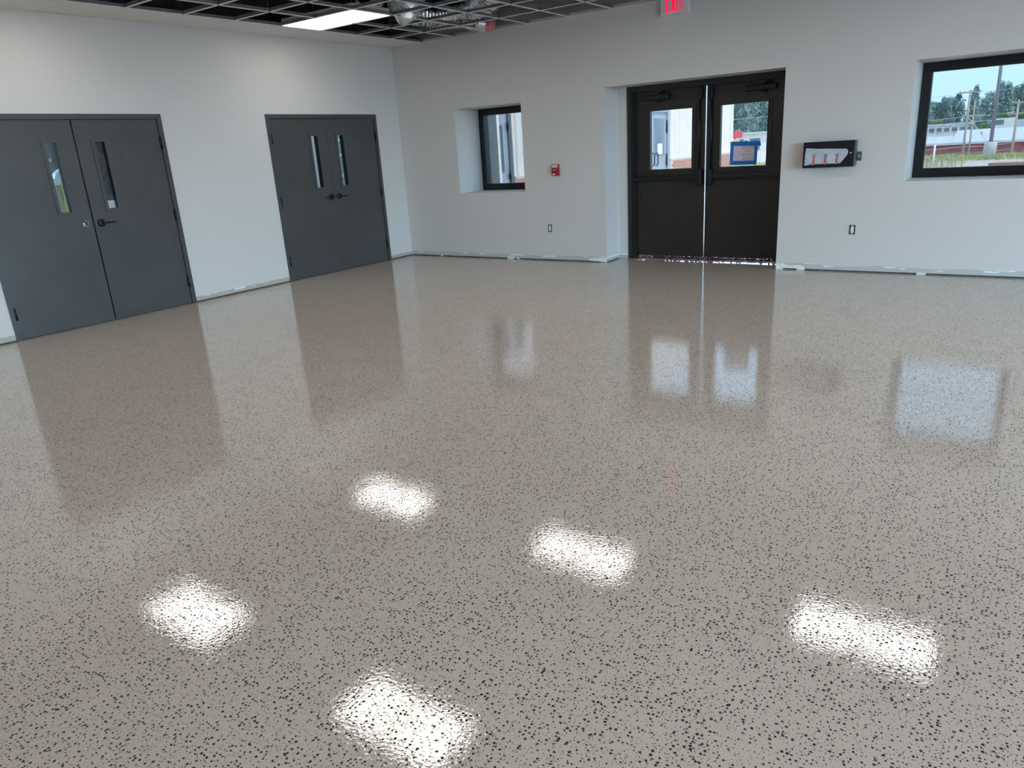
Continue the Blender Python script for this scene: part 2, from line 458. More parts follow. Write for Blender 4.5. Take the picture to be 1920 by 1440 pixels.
def wall_panel(name, mat_, axis, n0, n1, u0, u1, z0, z1, holes, parent=None):
    """slab with rectangular openings; axis = normal axis, n0 = room face, n1 = far face"""
    mb = MB()
    us = sorted({u0, u1, *[h[0] for h in holes], *[h[1] for h in holes]})
    zs = sorted({z0, z1, *[h[2] for h in holes], *[h[3] for h in holes]})
    us = [u for u in us if u0 <= u <= u1]; zs = [z for z in zs if z0 <= z <= z1]

    def P(n, u, z): return (n, u, z) if axis == 'x' else (u, n, z)
    solid = {}
    for i in range(len(us) - 1):
        for j in range(len(zs) - 1):
            cu, cz = (us[i] + us[i + 1]) / 2, (zs[j] + zs[j + 1]) / 2
            solid[i, j] = not any(h[0] < cu < h[1] and h[2] < cz < h[3] for h in holes)
    idx = {}

    def V(n, i, j):
        k = (n, i, j)
        if k not in idx:
            idx[k] = len(mb.v); mb.v.append(P(n0 if n == 0 else n1, us[i], zs[j]))
        return idx[k]

    def F(*q): mb.f.append(q); mb.sm.append(False)
    for (i, j), s in solid.items():
        if not s: continue
        F(V(0, i, j), V(0, i + 1, j), V(0, i + 1, j + 1), V(0, i, j + 1))
        F(V(1, i, j), V(1, i, j + 1), V(1, i + 1, j + 1), V(1, i + 1, j))
        for di, dj, a, b in ((-1, 0, (i, j), (i, j + 1)), (1, 0, (i + 1, j), (i + 1, j + 1)), (0, -1, (i, j), (i + 1, j)), (0, 1, (i, j + 1), (i + 1, j + 1))):
            if not solid.get((i + di, j + dj), False):
                F(V(0, *a), V(1, *a), V(1, *b), V(0, *b))
    return mb.build(name, mat_, parent, org=P(n0, u0, 0) if parent is None else None)


# ------------------------------------------------------------------ floor, walls, ceiling
fl = MB()
fl.quad((0, YF, 0), (XR, YF, 0), (XR, 0, 0), (0, 0, 0))
fl.quad((D3['o0'], 0, 0), (D3['o1'], 0, 0), (D3['o1'], 0.500, 0), (D3['o0'], 0.500, 0))
fl.quad((-0.19, D1['a'], 0), (0, D1['a'], 0), (0, D1['b'], 0), (-0.19, D1['b'], 0))
fl.quad((-0.19, D2['a'], 0), (0, D2['a'], 0), (0, D2['b'], 0), (-0.19, D2['b'], 0))
floor = fl.build('floor', MT['floor'])
for p in floor.data.polygons:
    if p.normal.z < 0: p.flip()
sl = MB()
sl.box(-0.2, XR, YF, 0.60, -0.14, -0.002)
tag(floor, 'glossy greige epoxy floor full of small black flakes', kind='structure')
sl.build('slab', MT['concrete'], floor)

holes_b = [(D3['o0'], D3['o1'], -1, D3['z']), W1, W2]
wb = wall_panel('wall_back', MT['wall_back'], 'y', 0.0, D3['rd'], -0.2, XR + 0.2, 0.016, H + .04, holes_b)
tag(wb, 'white painted back wall with deep window and door recesses', kind='structure')
wall_panel('upper_wall', MT['raw_board'], 'y', 0.0, D3['rd'], -0.2, XR + 0.2, H + .04, DECK, [], wb)
wall_panel('outer_wall', MT['wall_back'], 'y', D3['rd'], TB, -0.2, XR + 0.2, 0.0, DECK,
           [(D3['f0'], D3['f1'], -1, D3['z'] - 0.0), W1, W2], wb)
wl = wall_panel('wall_left', MT['wall_left'], 'x', 0.0, -0.19, YF, 0.0, 0.016, H + .04,
                [(D1['a'] + .01, D1['b'] - .01, -1, DT - .01), (D2['a'] + .01, D2['b'] - .01, -1, DT - .01)])
wall_panel('upper_wall', MT['raw_dark'], 'x', 0.0, -0.19, YF, 0.0, H + .04, DECK, [], wl)
tag(wl, 'white painted left wall with two grey double doors', kind='structure')
OPN = (-11.6, -2.6, 0.0, 3.05)          # wide unseen opening added in the right wall as a daylight source
wr = wall_panel('wall_right', MT['paint'], 'x', XR, XR + 0.2, YF, 0.0, 0.0, DECK, [(OPN[0], OPN[1], -1, OPN[3])])
# portal: only tells the sampler where the sky is seen through the opening, adds no light
pd = bpy.data.lights.new('opening_portal', 'AREA'); pd.shape = 'RECTANGLE'; pd.size = OPN[1] - OPN[0]; pd.size_y = OPN[3]; pd.cycles.is_portal = True
po = bpy.data.objects.new('opening_portal', pd); COL.objects.link(po)
po.location = (XR + 0.1, (OPN[0] + OPN[1]) / 2, OPN[3] / 2)
po.rotation_euler = Matrix(((0, 0, 1), (1, 0, 0), (0, 1, 0))).to_euler()      # local -Z looks into the room (-x)
m_ = MB(); m_.box(XR - .01, XR + .21, OPN[0] - .06, OPN[0], 0, OPN[3] + .06); m_.box(XR - .01, XR + .21, OPN[1], OPN[1] + .06, 0, OPN[3] + .06); m_.box(XR - .01, XR + .21, OPN[0], OPN[1], OPN[3], OPN[3] + .06)
tag(wr, 'white wall at the right end with a wide unseen opening added for daylight', kind='structure')
m_.build('opening_jamb', MT['galv'], wr)
m_ = MB(); m_.cyl((XR - .25, OPN[0] - .1, 3.35), (XR - .25, OPN[1] + .1, 3.35), .18, 20); m_.build('rolled_curtain', MT['galv'], wr)  # unseen curtain and jambs only dress the added opening
wf = wall_panel('wall_front', MT['paint'], 'y', YF, YF - 0.2, -0.2, XR + 0.2, 0.0, DECK, [])
tag(wf, 'plain white wall behind the viewpoint', kind='structure')
# dark bottom plates behind the unfinished wall foot
for (a, b) in ((0.0, D3['o0'] - 0.0), (D3['o1'], XR)):
    m_ = MB(); m_.box(a, b, 0.012, 0.30, 0.0, 0.016); m_.build('bottom_plate', MT['dark_gap'], wb)
for (a, b) in ((YF, D1['a']), (D1['b'], D2['a']), (D2['b'], 0.0)):
    m_ = MB(); m_.box(-0.18, -0.012, a, b, 0.0, 0.016); m_.build('bottom_plate', MT['dark_gap'], wl)
# smeared joint compound patches closing the gap here and there
def patch(pts, y0=-0.003):
    m_ = MB(); m_.prism(pts, 'y', y0, 0.02); return m_.build('plaster_patch', MT['compound'], wb)
patch([(5.872, 0.001), (5.95, 0.001), (5.955, 0.018), (6.10, 0.017), (6.115, 0.002), (6.198, 0.001), (6.20, 0.04), (6.15, 0.058), (6.02, 0.052), (5.95, 0.066), (5.872, 0.06)])
patch([(7.36, 0.001), (7.45, 0.001), (7.46, 0.02), (7.37, 0.022)])
patch([(1.93, 0.001), (2.02, 0.001), (2.08, 0.02), (2.03, 0.034), (1.92, 0.03)])
patch([(2.09, 0.003), (2.14, 0.003), (2.15, 0.02), (2.10, 0.022)])
patch([(3.33, 0.015), (3.45, 0.013), (3.594, 0.001), (3.594, 0.066), (3.42, 0.06), (3.32, 0.045)])
patch([(0.62, 0.002), (0.645, 0.002), (0.65, 0.018), (0.615, 0.02)])

# ceiling: deck, joists, tees, tiles
deck = MB()
k = 0; x = -0.2
while x < XR + 0.2:                                    # fluted deck
    deck.box(x, x + 0.09, YF - 0.2, 0.7, DECK, DECK + 0.04); deck.box(x + 0.09, x + 0.15, YF - 0.2, 0.7, DECK + 0.03, DECK + 0.05)
    x += 0.15
ceil = deck.build('ceiling', MT['deck'])
tag(ceil, 'unfinished drop ceiling grid with dark roof deck above', kind='structure')
for i in range(8):
    y = -0.75 - i * 1.45
    m_ = MB()
    m_.box(0.0, XR, y - 0.05, y + 0.05, 4.38, 4.45); m_.box(0.0, XR, y - 0.045, y + 0.045, 3.92, 3.96)
    nx = int(XR / 0.62)
    for q in range(nx):
        a = q * 0.62
        m_.tube([(a, y, 4.39), (a + 0.31, y, 3.95), (a + 0.62, y, 4.39)], 0.014, 6, cap=False)
    m_.build('bar_joist', MT['joist'], ceil)
for i, (x0, y0, lx, ly) in enumerate(((0.75, -4.35, 1.15, 0.5), (0.7, -3.6, 1.9, 0.45), (1.9, -3.2, 0.5, 1.6), (0.5, -2.6, 1.5, 0.4))):
    m_ = MB(); m_.box(x0, x0 + lx, y0, y0 + ly, 3.80 + 0.03 * i, 3.89 + 0.03 * i, 0.02); m_.build('insulation_batt', MT['kraft'], ceil)
for i, y in enumerate((-1.15, -3.0, -4.6)):
    m_ = MB(); m_.cyl((0.02, y, 3.52), (XR - 0.02, y, 3.52), 0.024, 10); m_.build('conduit', MT['galv'], ceil)
m_ = MB(); m_.box(0.35, 0.75, -9.0, -2.9, 3.62, 3.9, 0.01); m_.build('duct_run', MT['galv'], ceil)


def tee_profile(mb, axis, c, a, b, cap):
    """inverted T: flange + web + bulb"""
    if axis == 'x':
        mb.box(a, b, c - .001, c + .001, H + .002, H + .036); mb.box(a, b, c - .004, c + .004, H + .030, H + .038)
        cap.box(a, b, c - .016, c + .016, H, H + .004)
    else:
        mb.box(c - .001, c + .001, a, b, H + .002, H + .036); mb.box(c - .004, c + .004, a, b, H + .030, H + .038)
        cap.box(c - .016, c + .016, a, b, H, H + .004)


gx = [GX0 + GP * k for k in range(int((XR - GX0) / GP) + 1)]
gy = [GY0 - GQ * k for k in range(1, int((-YF) / GQ) + 1) if GY0 - GQ * k > YF + 0.1]
for c in gx:
    m_ = MB(); cp = MB(); tee_profile(m_, 'y', c, YF, 0.0, cp); o = m_.build('cross_tee', MT['tee_web'], ceil); cp.build('cap', MT['tee'], o)
for c in gy:
    m_ = MB(); cp = MB(); tee_profile(m_, 'x', c, 0.0, XR, cp); o = m_.build('main_tee', MT['tee_web'], ceil); cp.build('cap', MT['tee'], o)
for a, nm in (((0.0, XR, -0.022, -0.0005, H - .001, H + .001), 'wall_angle'), ((0.0, XR, -0.002, -0.0005, H, H + .02), 'wall_angle'),
              ((0.0005, .022, YF, 0.0, H - .001, H + .001), 'wall_angle'), ((XR - .022, XR, YF, 0, H - .001, H + .001), 'wall_angle')):
    m_ = MB(); m_.box(*a); m_.build(nm, MT['tee'], ceil)
edges = [-0.004] + gy
for i in range(len(edges) - 1):
    m_ = MB(); m_.box(0.004, GX0 - 0.003, edges[i + 1] + 0.003, edges[i] - 0.003, H + 0.003, H + 0.019, 0.002)
    m_.build('ceiling_tile', MT['tile'], ceil)
# hanger wires
hw = MB(); hw.cyl((0, 0, H + 0.03), (0, 0, DECK), 0.0016, 5)
wire0 = None
for c in gy[:8]:
    for x in (GX0 + GP * 0.5 * 1 + 0.3, GX0 + GP * 4.5, GX0 + GP * 8.5):
        if wire0 is None:
            wire0 = hw.build('hanger_wire', MT['galv'], ceil); o = wire0
        else:
            o = wire0.copy(); COL.objects.link(o)
        o.location = Vector((x, c, 0)) - world_loc(ceil)

# ------------------------------------------------------------------ LED troffers
def troffer(loc):
    r = empty('ceiling_light', loc)
    lx, ly = GP * 2 - 0.012, GQ - 0.012
    m_ = MB(); m_.box(loc[0] - lx / 2 + .01, loc[0] + lx / 2 - .01, loc[1] - ly / 2 + .01, loc[1] + ly / 2 - .01, H + 0.012, H + 0.075, 0.004)
    m_.build('housing', MT['white_plastic'], r)
    m_ = MB()
    for a in ((-lx / 2, lx / 2, -ly / 2, -ly / 2 + .014), (-lx / 2, lx / 2, ly / 2 - .014, ly / 2), (-lx / 2, -lx / 2 + .014, -ly / 2 + .014, ly / 2 - .014), (lx / 2 - .014, lx / 2, -ly / 2 + .014, ly / 2 - .014)):
        m_.box(loc[0] + a[0], loc[0] + a[1], loc[1] + a[2], loc[1] + a[3], H + 0.0025, H + 0.012)
    m_.build('frame', MT['tee'], r)
    m_ = MB(); m_.box(loc[0] - lx / 2 + .015, loc[0] + lx / 2 - .015, loc[1] - ly / 2 + .015, loc[1] + ly / 2 - .015, H + 0.004, H + 0.0115)
    m_.build('diffuser', MT['led'], r)
    return r


t0 = None
for i in range(5):
    for j in range(3):
        c = (GX0 + GP * (5 * i + 1), GY0 - GQ * (5 * j + 3.5), H)
        if t0 is None:
            t = t0 = troffer(c)
        else:
            t = copy_tree(t0); t.location = c
        if (i, j) == (0, 0):
            tag(t, 'lit white ceiling light panel in the grid near the corner', 'ceiling light', 'light panels in the ceiling grid')
        elif (i, j) == (0, 1):
            tag(t, 'ceiling light panel over the nearer grey double door, just a sliver seen', 'ceiling light', 'light panels in the ceiling grid')
        elif (i, j) in ((1, 0), (2, 0), (1, 1)):
            tag(t, {(1, 0): 'ceiling light panel reflected as a white glare in the middle of the floor',
                    (2, 0): 'ceiling light panel reflected as the rightmost white glare on the floor',
                    (1, 1): 'ceiling light panel reflected as the glare at the bottom edge of the floor'}[i, j], 'ceiling light', 'light panels in the ceiling grid')
        else:
            tag(t, 'lit white ceiling light panel out of view above the room', 'ceiling light', 'light panels in the ceiling grid')

# ------------------------------------------------------------------ grey double doors of the left wall
def slab_with_lite(y0, y1, z0, z1, x0, x1, hy0, hy1, hz0, hz1):
    mb = MB()
    ys = [y0, hy0, hy1, y1]; zs = [z0, hz0, hz1, z1]
    for i in range(3):
        for j in range(3):
            if i == 1 and j == 1: continue
            for x in (x0, x1):
                mb.quad((x, ys[i], zs[j]), (x, ys[i + 1], zs[j]), (x, ys[i + 1], zs[j + 1]), (x, ys[i], zs[j + 1]))
    for a, b in (((y0, z0), (y1, z0)), ((y1, z0), (y1, z1)), ((y1, z1), (y0, z1)), ((y0, z1), (y0, z0)),
                 ((hy0, hz0), (hy1, hz0)), ((hy1, hz0), (hy1, hz1)), ((hy1, hz1), (hy0, hz1)), ((hy0, hz1), (hy0, hz0))):
        mb.quad((x0, *a), (x1, *a), (x1, *b), (x0, *b))
    bm = bmesh.new()
    vs_ = [bm.verts.new(v) for v in mb.v]
    for f in mb.f: bm.faces.new([vs_[k] for k in f])
    bmesh.ops.remove_doubles(bm, verts=bm.verts, dist=1e-5)
    out = MB(); out.bm(bm); return out


def ring(mb, y0, y1, z0, z1, wdt, x0, x1):
    mb.box(x0, x1, y0, y1, z0, z0 + wdt); mb.box(x0, x1, y0, y1, z1 - wdt, z1)
    mb.box(x0, x1, y0, y0 + wdt, z0 + wdt, z1 - wdt); mb.box(x0, x1, y1 - wdt, y1, z0 + wdt, z1 - wdt)


def lever(parent, y, z, d, x=0.0):
    lv = empty('lever_handle', Vector((x, y, z)) - world_loc(parent), parent=parent)
    m_ = MB()
    m_.tube([(x, y, z), (x + .008, y, z), (x + .020, y, z), (x + .026, y, z)], [.041, .042, .036, .022], 24)
    m_.tube([(x + .024, y, z), (x + .062, y, z)], [.014, .012], 14)
    m_.tube([(x + .058, y - d * .012, z), (x + .060, y + d * .03, z), (x + .058, y + d * .09, z - .002), (x + .052, y + d * .135, z - .004)], [.011, .0115, .009, .008], 10)
    # one continuous casting: mesh directly under the leaf
    bpy.data.objects.remove(lv)
    o = m_.build('lever_handle', MT['black_metal'], parent)
    c_ = MB(); c_.tube([(x + .060, y, z), (x + .0655, y, z)], [.0075, .006], 12); c_.build('cylinder', MT['chrome'], parent)
    return o


def grey_door(name, d, gap, label, lites, levers, bare=None):
    a, b, mid = d['a'], d['b'], d['mid']
    root = empty(name, (0, (a + b) / 2, 0)); tag(root, label, kind='structure')
    fr = MB(); fw = 0.052
    fr.box(-0.195, 0.012, a, a + fw, 0.0, DT); fr.box(-0.195, 0.012, b - fw, b, 0.0, DT); fr.box(-0.195, 0.012, a + fw, b - fw, DT - fw, DT)
    # stops behind the leaves
    fr.box(-0.12, -0.056, a + fw, a + fw + .016, 0, DT - fw); fr.box(-0.12, -0.056, b - fw - .016, b - fw, 0, DT - fw); fr.box(-0.12, -0.056, a + fw, b - fw, DT - fw - .016, DT - fw)
    fr.build('frame', MT['door_grey'], root)
    for s, (hy0, hy1) in zip((0, 1), lites):
        y0 = a + fw + .003 if s == 0 else mid + gap / 2
        y1 = mid - gap / 2 if s == 0 else b - fw - .003
        hz0, hz1 = 1.205, 1.908
        lf = slab_with_lite(y0, y1, 0.012, DT - fw - .004, -0.050, -0.005, hy0, hy1, hz0, hz1).build('leaf', MT['door_grey'], root)
        m_ = MB(); ring(m_, hy0 - .028, hy1 + .028, hz0 - .028, hz1 + .028, .034, -0.006, 0.004)
        lo = m_.build('lite_frame', MT['door_grey'], lf)
        m_ = MB()
        for yy in (hy0 - .012, hy1 + .012):
            for zz in (hz0 + .05, (hz0 + hz1) / 2, hz1 - .05):
                m_.cyl((0.004, yy, zz), (0.0052, yy, zz), .004, 8)
        m_.build('screws', MT['black_metal'], lf)
        m_ = MB(); ring(m_, hy0 - .004, hy1 + .004, hz0 - .004, hz1 + .004, .006, -0.078, -0.007); m_.build('lite_sleeve', MT['black_metal'], lf)
        m_ = MB(); m_.box(-0.072, -0.068, hy0 - .002, hy1 + .002, hz0 - .002, hz1 + .002)
        m_.build('pane', MT['pane_reflect'] if (bare and s == 1) else MT['pane'], lf)
        if bare and s == 1:
            m_ = MB(); m_.box(-0.0675, -0.0655, hy0 + .003, hy1 - .003, hz0 + .003, hz0 + .085); m_.build('paper_strip', MT['film'], lf)
        if levers[s]: lever(lf, levers[s][0], 1.068, levers[s][1], -0.005)
        if bare and s == 0:
            m_ = MB(); m_.tube([(-0.006, bare, 1.08), (-0.003, bare, 1.08)], [.030, .030], 20); m_.build('lock_hole', MT['dark_gap'], lf)
            m_ = MB()
            m_.tube([(-0.003, bare - .02, 1.078), (0.004, bare - .02, 1.078)], .011, 10)
            m_.tube([(-0.003, bare + .004, 1.106), (0.004, bare + .004, 1.108)], .006, 8)
            m_.box(-0.003, 0.003, bare - .028, bare - .008, 1.052, 1.066); m_.tube([(-0.002, bare + .008, 1.044), (0.003, bare + .012, 1.04)], .006, 8)
            m_.tube([(-0.001, bare + .03, 1.10), (0.0, bare + .034, 1.08), (0.0, bare + .028, 1.055)], .0025, 6)
            m_.build('latch_parts', MT['chrome'], lf)
        hy = a + fw if s == 0 else b - fw
        for z0, z1 in ((1.810, 1.932), (1.008, 1.132), (0.208, 0.334)):
            m_ = MB(); m_.cyl((0.010, hy, z0), (0.010, hy, z1), .011, 12); m_.cyl((0.010, hy, z0 - .004), (0.010, hy, z1 + .004), .005, 10)
            m_.box(-0.004, 0.004, hy - .012, hy + .012, z0, z1)
            m_.build('hinge', MT['black_metal'], root)
    # strip added on the far side blocks hallway light, keeping the gap dark
    m_ = MB(); m_.box(-0.062, -0.051, mid - .03, mid + .03, 0.02, DT - fw - .01); m_.build('gap_light_block', MT['black_metal'], root)
    m_ = MB(); m_.box(-0.06, -0.045, a + fw, b - fw, 0.0005, 0.011); m_.build('door_sweep', MT['dark_gap'], root)
    return root


grey_door('door_1', D1, 0.015, 'nearer grey double door with a bare lock hole in its left leaf',
          ((-5.258, -5.136), (-4.757, -4.640)), (None, (-4.866, 1)), bare=-5.034)
grey_door('door_2', D2, 0.003, 'farther grey double door beside the room corner with two black levers',
          ((-1.803, -1.678), (-1.323, -1.202)), ((-1.562, -1), (-1.420, 1)))

# ------------------------------------------------------------------ bronze exit doors
d3 = empty('door_3', (D3['mid'], 0.5, 0)); tag(d3, 'dark bronze glazed exit double door with panic bars', kind='structure')
F0, F1, ZT = D3['f0'], D3['f1'], D3['z']
fw = 0.054
m_ = MB()
m_.box(F0, F0 + fw, 0.400, 0.62, 0, ZT - .004); m_.box(F1 - fw, F1, 0.400, 0.62, 0, ZT - .004); m_.box(F0 + fw, F1 - fw, 0.400, 0.62, ZT - fw - .004, ZT - .004)
m_.box(F0 + fw, F0 + fw + .018, 0.43, 0.50, 0, ZT - fw); m_.box(F1 - fw - .018, F1 - fw, 0.43, 0.50, 0, ZT - fw); m_.box(F0 + fw, F1 - fw, 0.43, 0.50, ZT - fw - .02, ZT - fw)
m_.build('frame', MT['bronze'], d3)
mid = D3['mid']
LY = 0.505


def slab_y(x0, x1, z0, z1, y0, y1, hx0, hx1, hz0, hz1):
    t = slab_with_lite(x0, x1, z0, z1, y0, y1, hx0, hx1, hz0, hz1)
    t.v = [(v[1], v[0], v[2]) for v in t.v]
    return t


def ring_y(mb, x0, x1, z0, z1, wdt, y0, y1):
    mb.box(x0, x1, y0, y1, z0, z0 + wdt); mb.box(x0, x1, y0, y1, z1 - wdt, z1)
    mb.box(x0, x0 + wdt, y0, y1, z0 + wdt, z1 - wdt); mb.box(x1 - wdt, x1, y0, y1, z0 + wdt, z1 - wdt)


for s, (x0, x1, hx0, hx1) in enumerate(((F0 + fw + .004, mid - .006, 4.020, 4.600), (mid + .006, F1 - fw - .004, 4.972, 5.552))):
    lf = slab_y(x0, x1, 0.040, ZT - fw - .008, LY, LY + .045, hx0, hx1, 1.186, 1.922).build('leaf', MT['bronze'], d3)
    m_ = MB(); ring_y(m_, hx0 - .045, hx1 + .045, 1.141, 1.967, .045, LY - .012, LY + .001); ring_y(m_, hx0 - .012, hx1 + .012, 1.174, 1.934, .012, LY - .018, LY - .010)
    m_.build('lite_frame', MT['bronze'], lf)
    m_ = MB(); m_.quad((hx0 - .01, LY + .021, 1.176), (hx1 + .01, LY + .021, 1.176), (hx1 + .01, LY + .021, 1.932), (hx0 - .01, LY + .021, 1.932)); m_.build('pane', MT['pane_door'], lf)
    # panic bar
    px = mid - .068 if s == 0 else mid + .068
    q0, q1 = (x0 + .012, px - .03) if s == 0 else (px + .03, x1 - .012)
    bar = MB(); bar.box(q0, q1, LY - .085, LY - .045, 1.048, 1.092, .008); bar.box(q0, q1, LY - .055, LY - .0005, 1.035, 1.105, .004)
    bar = bar.build('panic_bar', MT['black_metal'], lf)
    m_ = MB(); m_.box(px - .042, px + .042, LY - .075, LY - .0005, 0.965, 1.175, .02); m_.build('latch_case', MT['black_metal'], lf)
    e0 = q0 if s == 0 else q1
    m_ = MB(); m_.box(e0 - .012, e0 + .012, LY - .09, LY - .0005, 1.03, 1.11, .006); m_.build('end_cap', MT['black_metal'], lf)
    m_ = MB(); m_.cyl((px - (.01 if s == 0 else -.01), LY - .026, 1.16), (px - (.01 if s == 0 else -.01), LY - .026, ZT - fw - .10), .011, 12); m_.build('vertical_rod', MT['black_metal'], lf)
    m_ = MB(); m_.box(px - .04, px + .025, LY - .05, LY - .0005, ZT - fw - .17, ZT - fw - .022, .008); m_.build('top_latch', MT['black_metal'], lf)
    # closer
    c0 = 3.93 if s == 0 else 5.28
    c1 = c0 + (.37 if s == 0 else .37)
    m_ = MB(); m_.box(c0, c1, LY - .075, LY - .0005, 2.055, 2.118, .008); m_.build('closer_body', MT['black_metal'], lf)
    m_ = MB(); m_.cyl((c0 + .22, LY - .04, 2.055), (c0 + .22, LY - .04, 2.02), .022, 12); m_.tube([(c0 + .22, LY - .04, 2.13), (c0 + .34, LY - .10, 2.14), (c0 + .26, LY - .03, 2.15)], .009, 8)
    m_.build('closer_arm', MT['black_metal'], lf)
    hy = x0 - .002 if s == 0 else x1 + .002
    for z0 in (1.84, 1.03, 0.23):
        m_ = MB(); m_.cyl((hy, LY + .05, z0), (hy, LY + .05, z0 + .12), .009, 10); m_.build('hinge', MT['black_metal'], d3)
m_ = MB(); m_.box(F0 + .001, F1 - .001, 0.4995, 0.60, -.0015, 0.003); m_.build('threshold', MT['bronze'], d3)
# small wedges seen in the gap at the foot
m_ = MB(); m_.box(3.845, 3.872, LY + .002, LY + .04, 0.0, 0.040); m_.build('foot_block', MT['timber'], d3)

# taped notice on the right pane
note = empty('paper_notice', (5.28, LY + 0.017, 1.33)); tag(note, 'handwritten paper notice framed with blue masking tape on the door glass', 'notice')
PY = LY + 0.0155
m_ = MB(); m_.box(5.115, 5.425, PY - .0006, PY + .0006, 1.216, 1.462); m_.build('paper', MT['paper'], note)


def tape(pts, y, nm='tape_strip'):
    m_ = MB(); m_.prism(pts, 'y', y, y - 0.0008); return m_.build(nm, MT['blue_tape'], note)


tape([(5.097, 1.432), (5.478, 1.418), (5.466, 1.472), (5.098, 1.484)], PY - .0008)
tape([(5.085, 1.203), (5.432, 1.198), (5.432, 1.246), (5.108, 1.252)], PY - .0010)
tape([(5.094, 1.205), (5.134, 1.205), (5.140, 1.482), (5.100, 1.484)], PY - .0020)
tape([(5.395, 1.197), (5.432, 1.197), (5.440, 1.474), (5.402, 1.476)], PY - .0022)
tape([(5.262, 1.436), (5.302, 1.440), (5.308, 1.488), (5.270, 1.486)], PY - .0032)
tm = Matrix.Translation((5.315, PY - .0012, 1.338)) @ Matrix.Rotation(math.pi / 2, 4, 'X')
text_mesh('PLEASE\nUSE\nOTHER\nDOOR', 0.047, 'handwriting', MT['pencil'], tm, note, mirror=True, spacing=0.95)

# ------------------------------------------------------------------ windows
def window(name, W, label):
    x0, x1, z0, z1 = W
    r = empty(name, ((x0 + x1) / 2, 0.6, z0)); tag(r, label, kind='structure')
    m_ = MB(); ring_y(m_, x0 + .001, x1 - .001, z0 + .001, z1 - .001, .094, .580, .695); ring_y(m_, x0 + .03, x1 - .03, z0 + .03, z1 - .03, .066, .572, .582)
    m_.build('frame', MT['black_alu'], r)
    m_ = MB(); ring_y(m_, x0 + .088, x1 - .088, z0 + .088, z1 - .088, .010, .600, .640); m_.build('glazing_bead', MT['black_alu'], r)
    m_ = MB(); m_.quad((x0 + .09, .616, z0 + .09), (x1 - .09, .616, z0 + .09), (x1 - .09, .616, z1 - .09), (x0 + .09, .616, z1 - .09)); m_.build('pane', MT['pane_tint'], r)
    m_ = MB(); m_.quad((x0 + .09, .656, z0 + .09), (x1 - .09, .656, z0 + .09), (x1 - .09, .656, z1 - .09), (x0 + .09, .656, z1 - .09)); m_.build('pane', MT['pane_tint'], r)
    return r


window('window_1', W1, 'black framed square window near the corner, in a deep white recess')
window('window_2', W2, 'black framed window at the right edge looking onto poles and trees')

# ------------------------------------------------------------------ wall fittings
# exit sign
ex = empty('exit_sign', (4.58, 0, 2.945)); tag(ex, 'white exit sign with glowing red letters above the bronze doors', 'exit sign')
m_ = MB(); m_.box(4.405, 4.755, -0.062, -0.002, 2.947, 3.128, .005); m_.build('housing', MT['sign_white'], ex)
m_ = MB(); m_.box(4.54, 4.62, -.05, -.01, 3.126, H + .03); m_.build('mount', MT['sign_white'], ex)
ez0, ez1, ey = 2.975, 3.118, -0.0622


def bars(lst):
    m_ = MB()
    for b_ in lst:
        if isinstance(b_, tuple): m_.box(b_[0], b_[1], ey - .0018, ey, b_[2], b_[3])
        else: m_.prism(b_, 'y', ey - .0018, ey)
    return m_.build('letter', MT['exit_red'], ex)


t_ = .020
bars([(4.467, 4.467 + t_, ez0, ez1), (4.487, 4.530, ez0, ez0 + t_), (4.487, 4.520, 3.037, 3.037 + t_), (4.487, 4.530, ez1 - t_, ez1)])
zc = (ez0 + ez1) / 2
bars([[(4.536, ez0), (4.559, ez0), (4.596, ez1), (4.573, ez1)], [(4.573, ez0), (4.596, ez0), (4.559, ez1), (4.536, ez1)]])
bars([(4.606, 4.626, ez0, ez1)])
bars([(4.658, 4.678, ez0, ez1), (4.633, 4.703, ez1 - t_, ez1)])

# fire alarm pull station
fp = empty('fire_alarm_pull_station', (2.85, 0, 1.17)); tag(fp, 'small red fire alarm pull station on the back wall', 'fire alarm')
m_ = MB(); m_.box(2.792, 2.902, -0.045, -0.0005, 1.176, 1.328, .006); m_.build('housing', MT['red_plastic'], fp)
m_ = MB(); m_.box(2.812, 2.884, -0.052, -0.044, 1.232, 1.276, .003); m_.build('pull_handle', MT['dark_plastic'], fp)
m_ = MB(); m_.box(2.818, 2.878, -0.0535, -0.0515, 1.248, 1.262); m_.build('handle_plate', MT['galv'], fp)
m_ = MB(); m_.box(2.806, 2.890, -0.0465, -0.0445, 1.286, 1.320); m_.build('instruction_plate', MT['white_plastic'], fp)
text_mesh('FIRE', 0.028, 'lettering', MT['red_ink'], Matrix.Translation((2.848, -0.047, 1.303)) @ Matrix.Rotation(math.pi / 2, 4, 'X'), fp)
m_ = MB(); m_.box(2.812, 2.842, -0.0465, -0.0445, 1.186, 1.206); m_.build('label_mark', MT['white_plastic'], fp)


def outlet(x, z, label):
    r = empty('electrical_outlet', (x, 0, z - .05)); tag(r, label, 'outlet', 'outlets without cover plates')
    m_ = MB(); m_.box(x - .031, x + .031, -.003, -.0003, z - .052, z + .052, .001); m_.build('box', MT['dark_plastic'], r)
    m_ = MB(); m_.box(x - .017, x + .017, -.012, -.003, z - .035, z + .035, .004); d = m_.build('receptacle', MT['white_plastic'], r)
    for s in (-1, 1):
        m_ = MB(); m_.box(x - .009, x - .006, -.0126, -.0119, z + s * .018 - .006, z + s * .018 + .006); m_.box(x + .006, x + .009, -.0126, -.0119, z + s * .018 - .006, z + s * .018 + .006)
        m_.build('slots', MT['dark_plastic'], d)
    for s in (-1, 1):
        m_ = MB(); m_.box(x - .010, x + .010, -.006, -.003, z + s * .0435 - .0065, z + s * .0435 + .0065); m_.build('strap', MT['galv'], r)


outlet(2.702, .459, 'white outlet in a black box below the fire alarm')
outlet(6.685, .474, 'white outlet in a black box below the black wall cabinet')

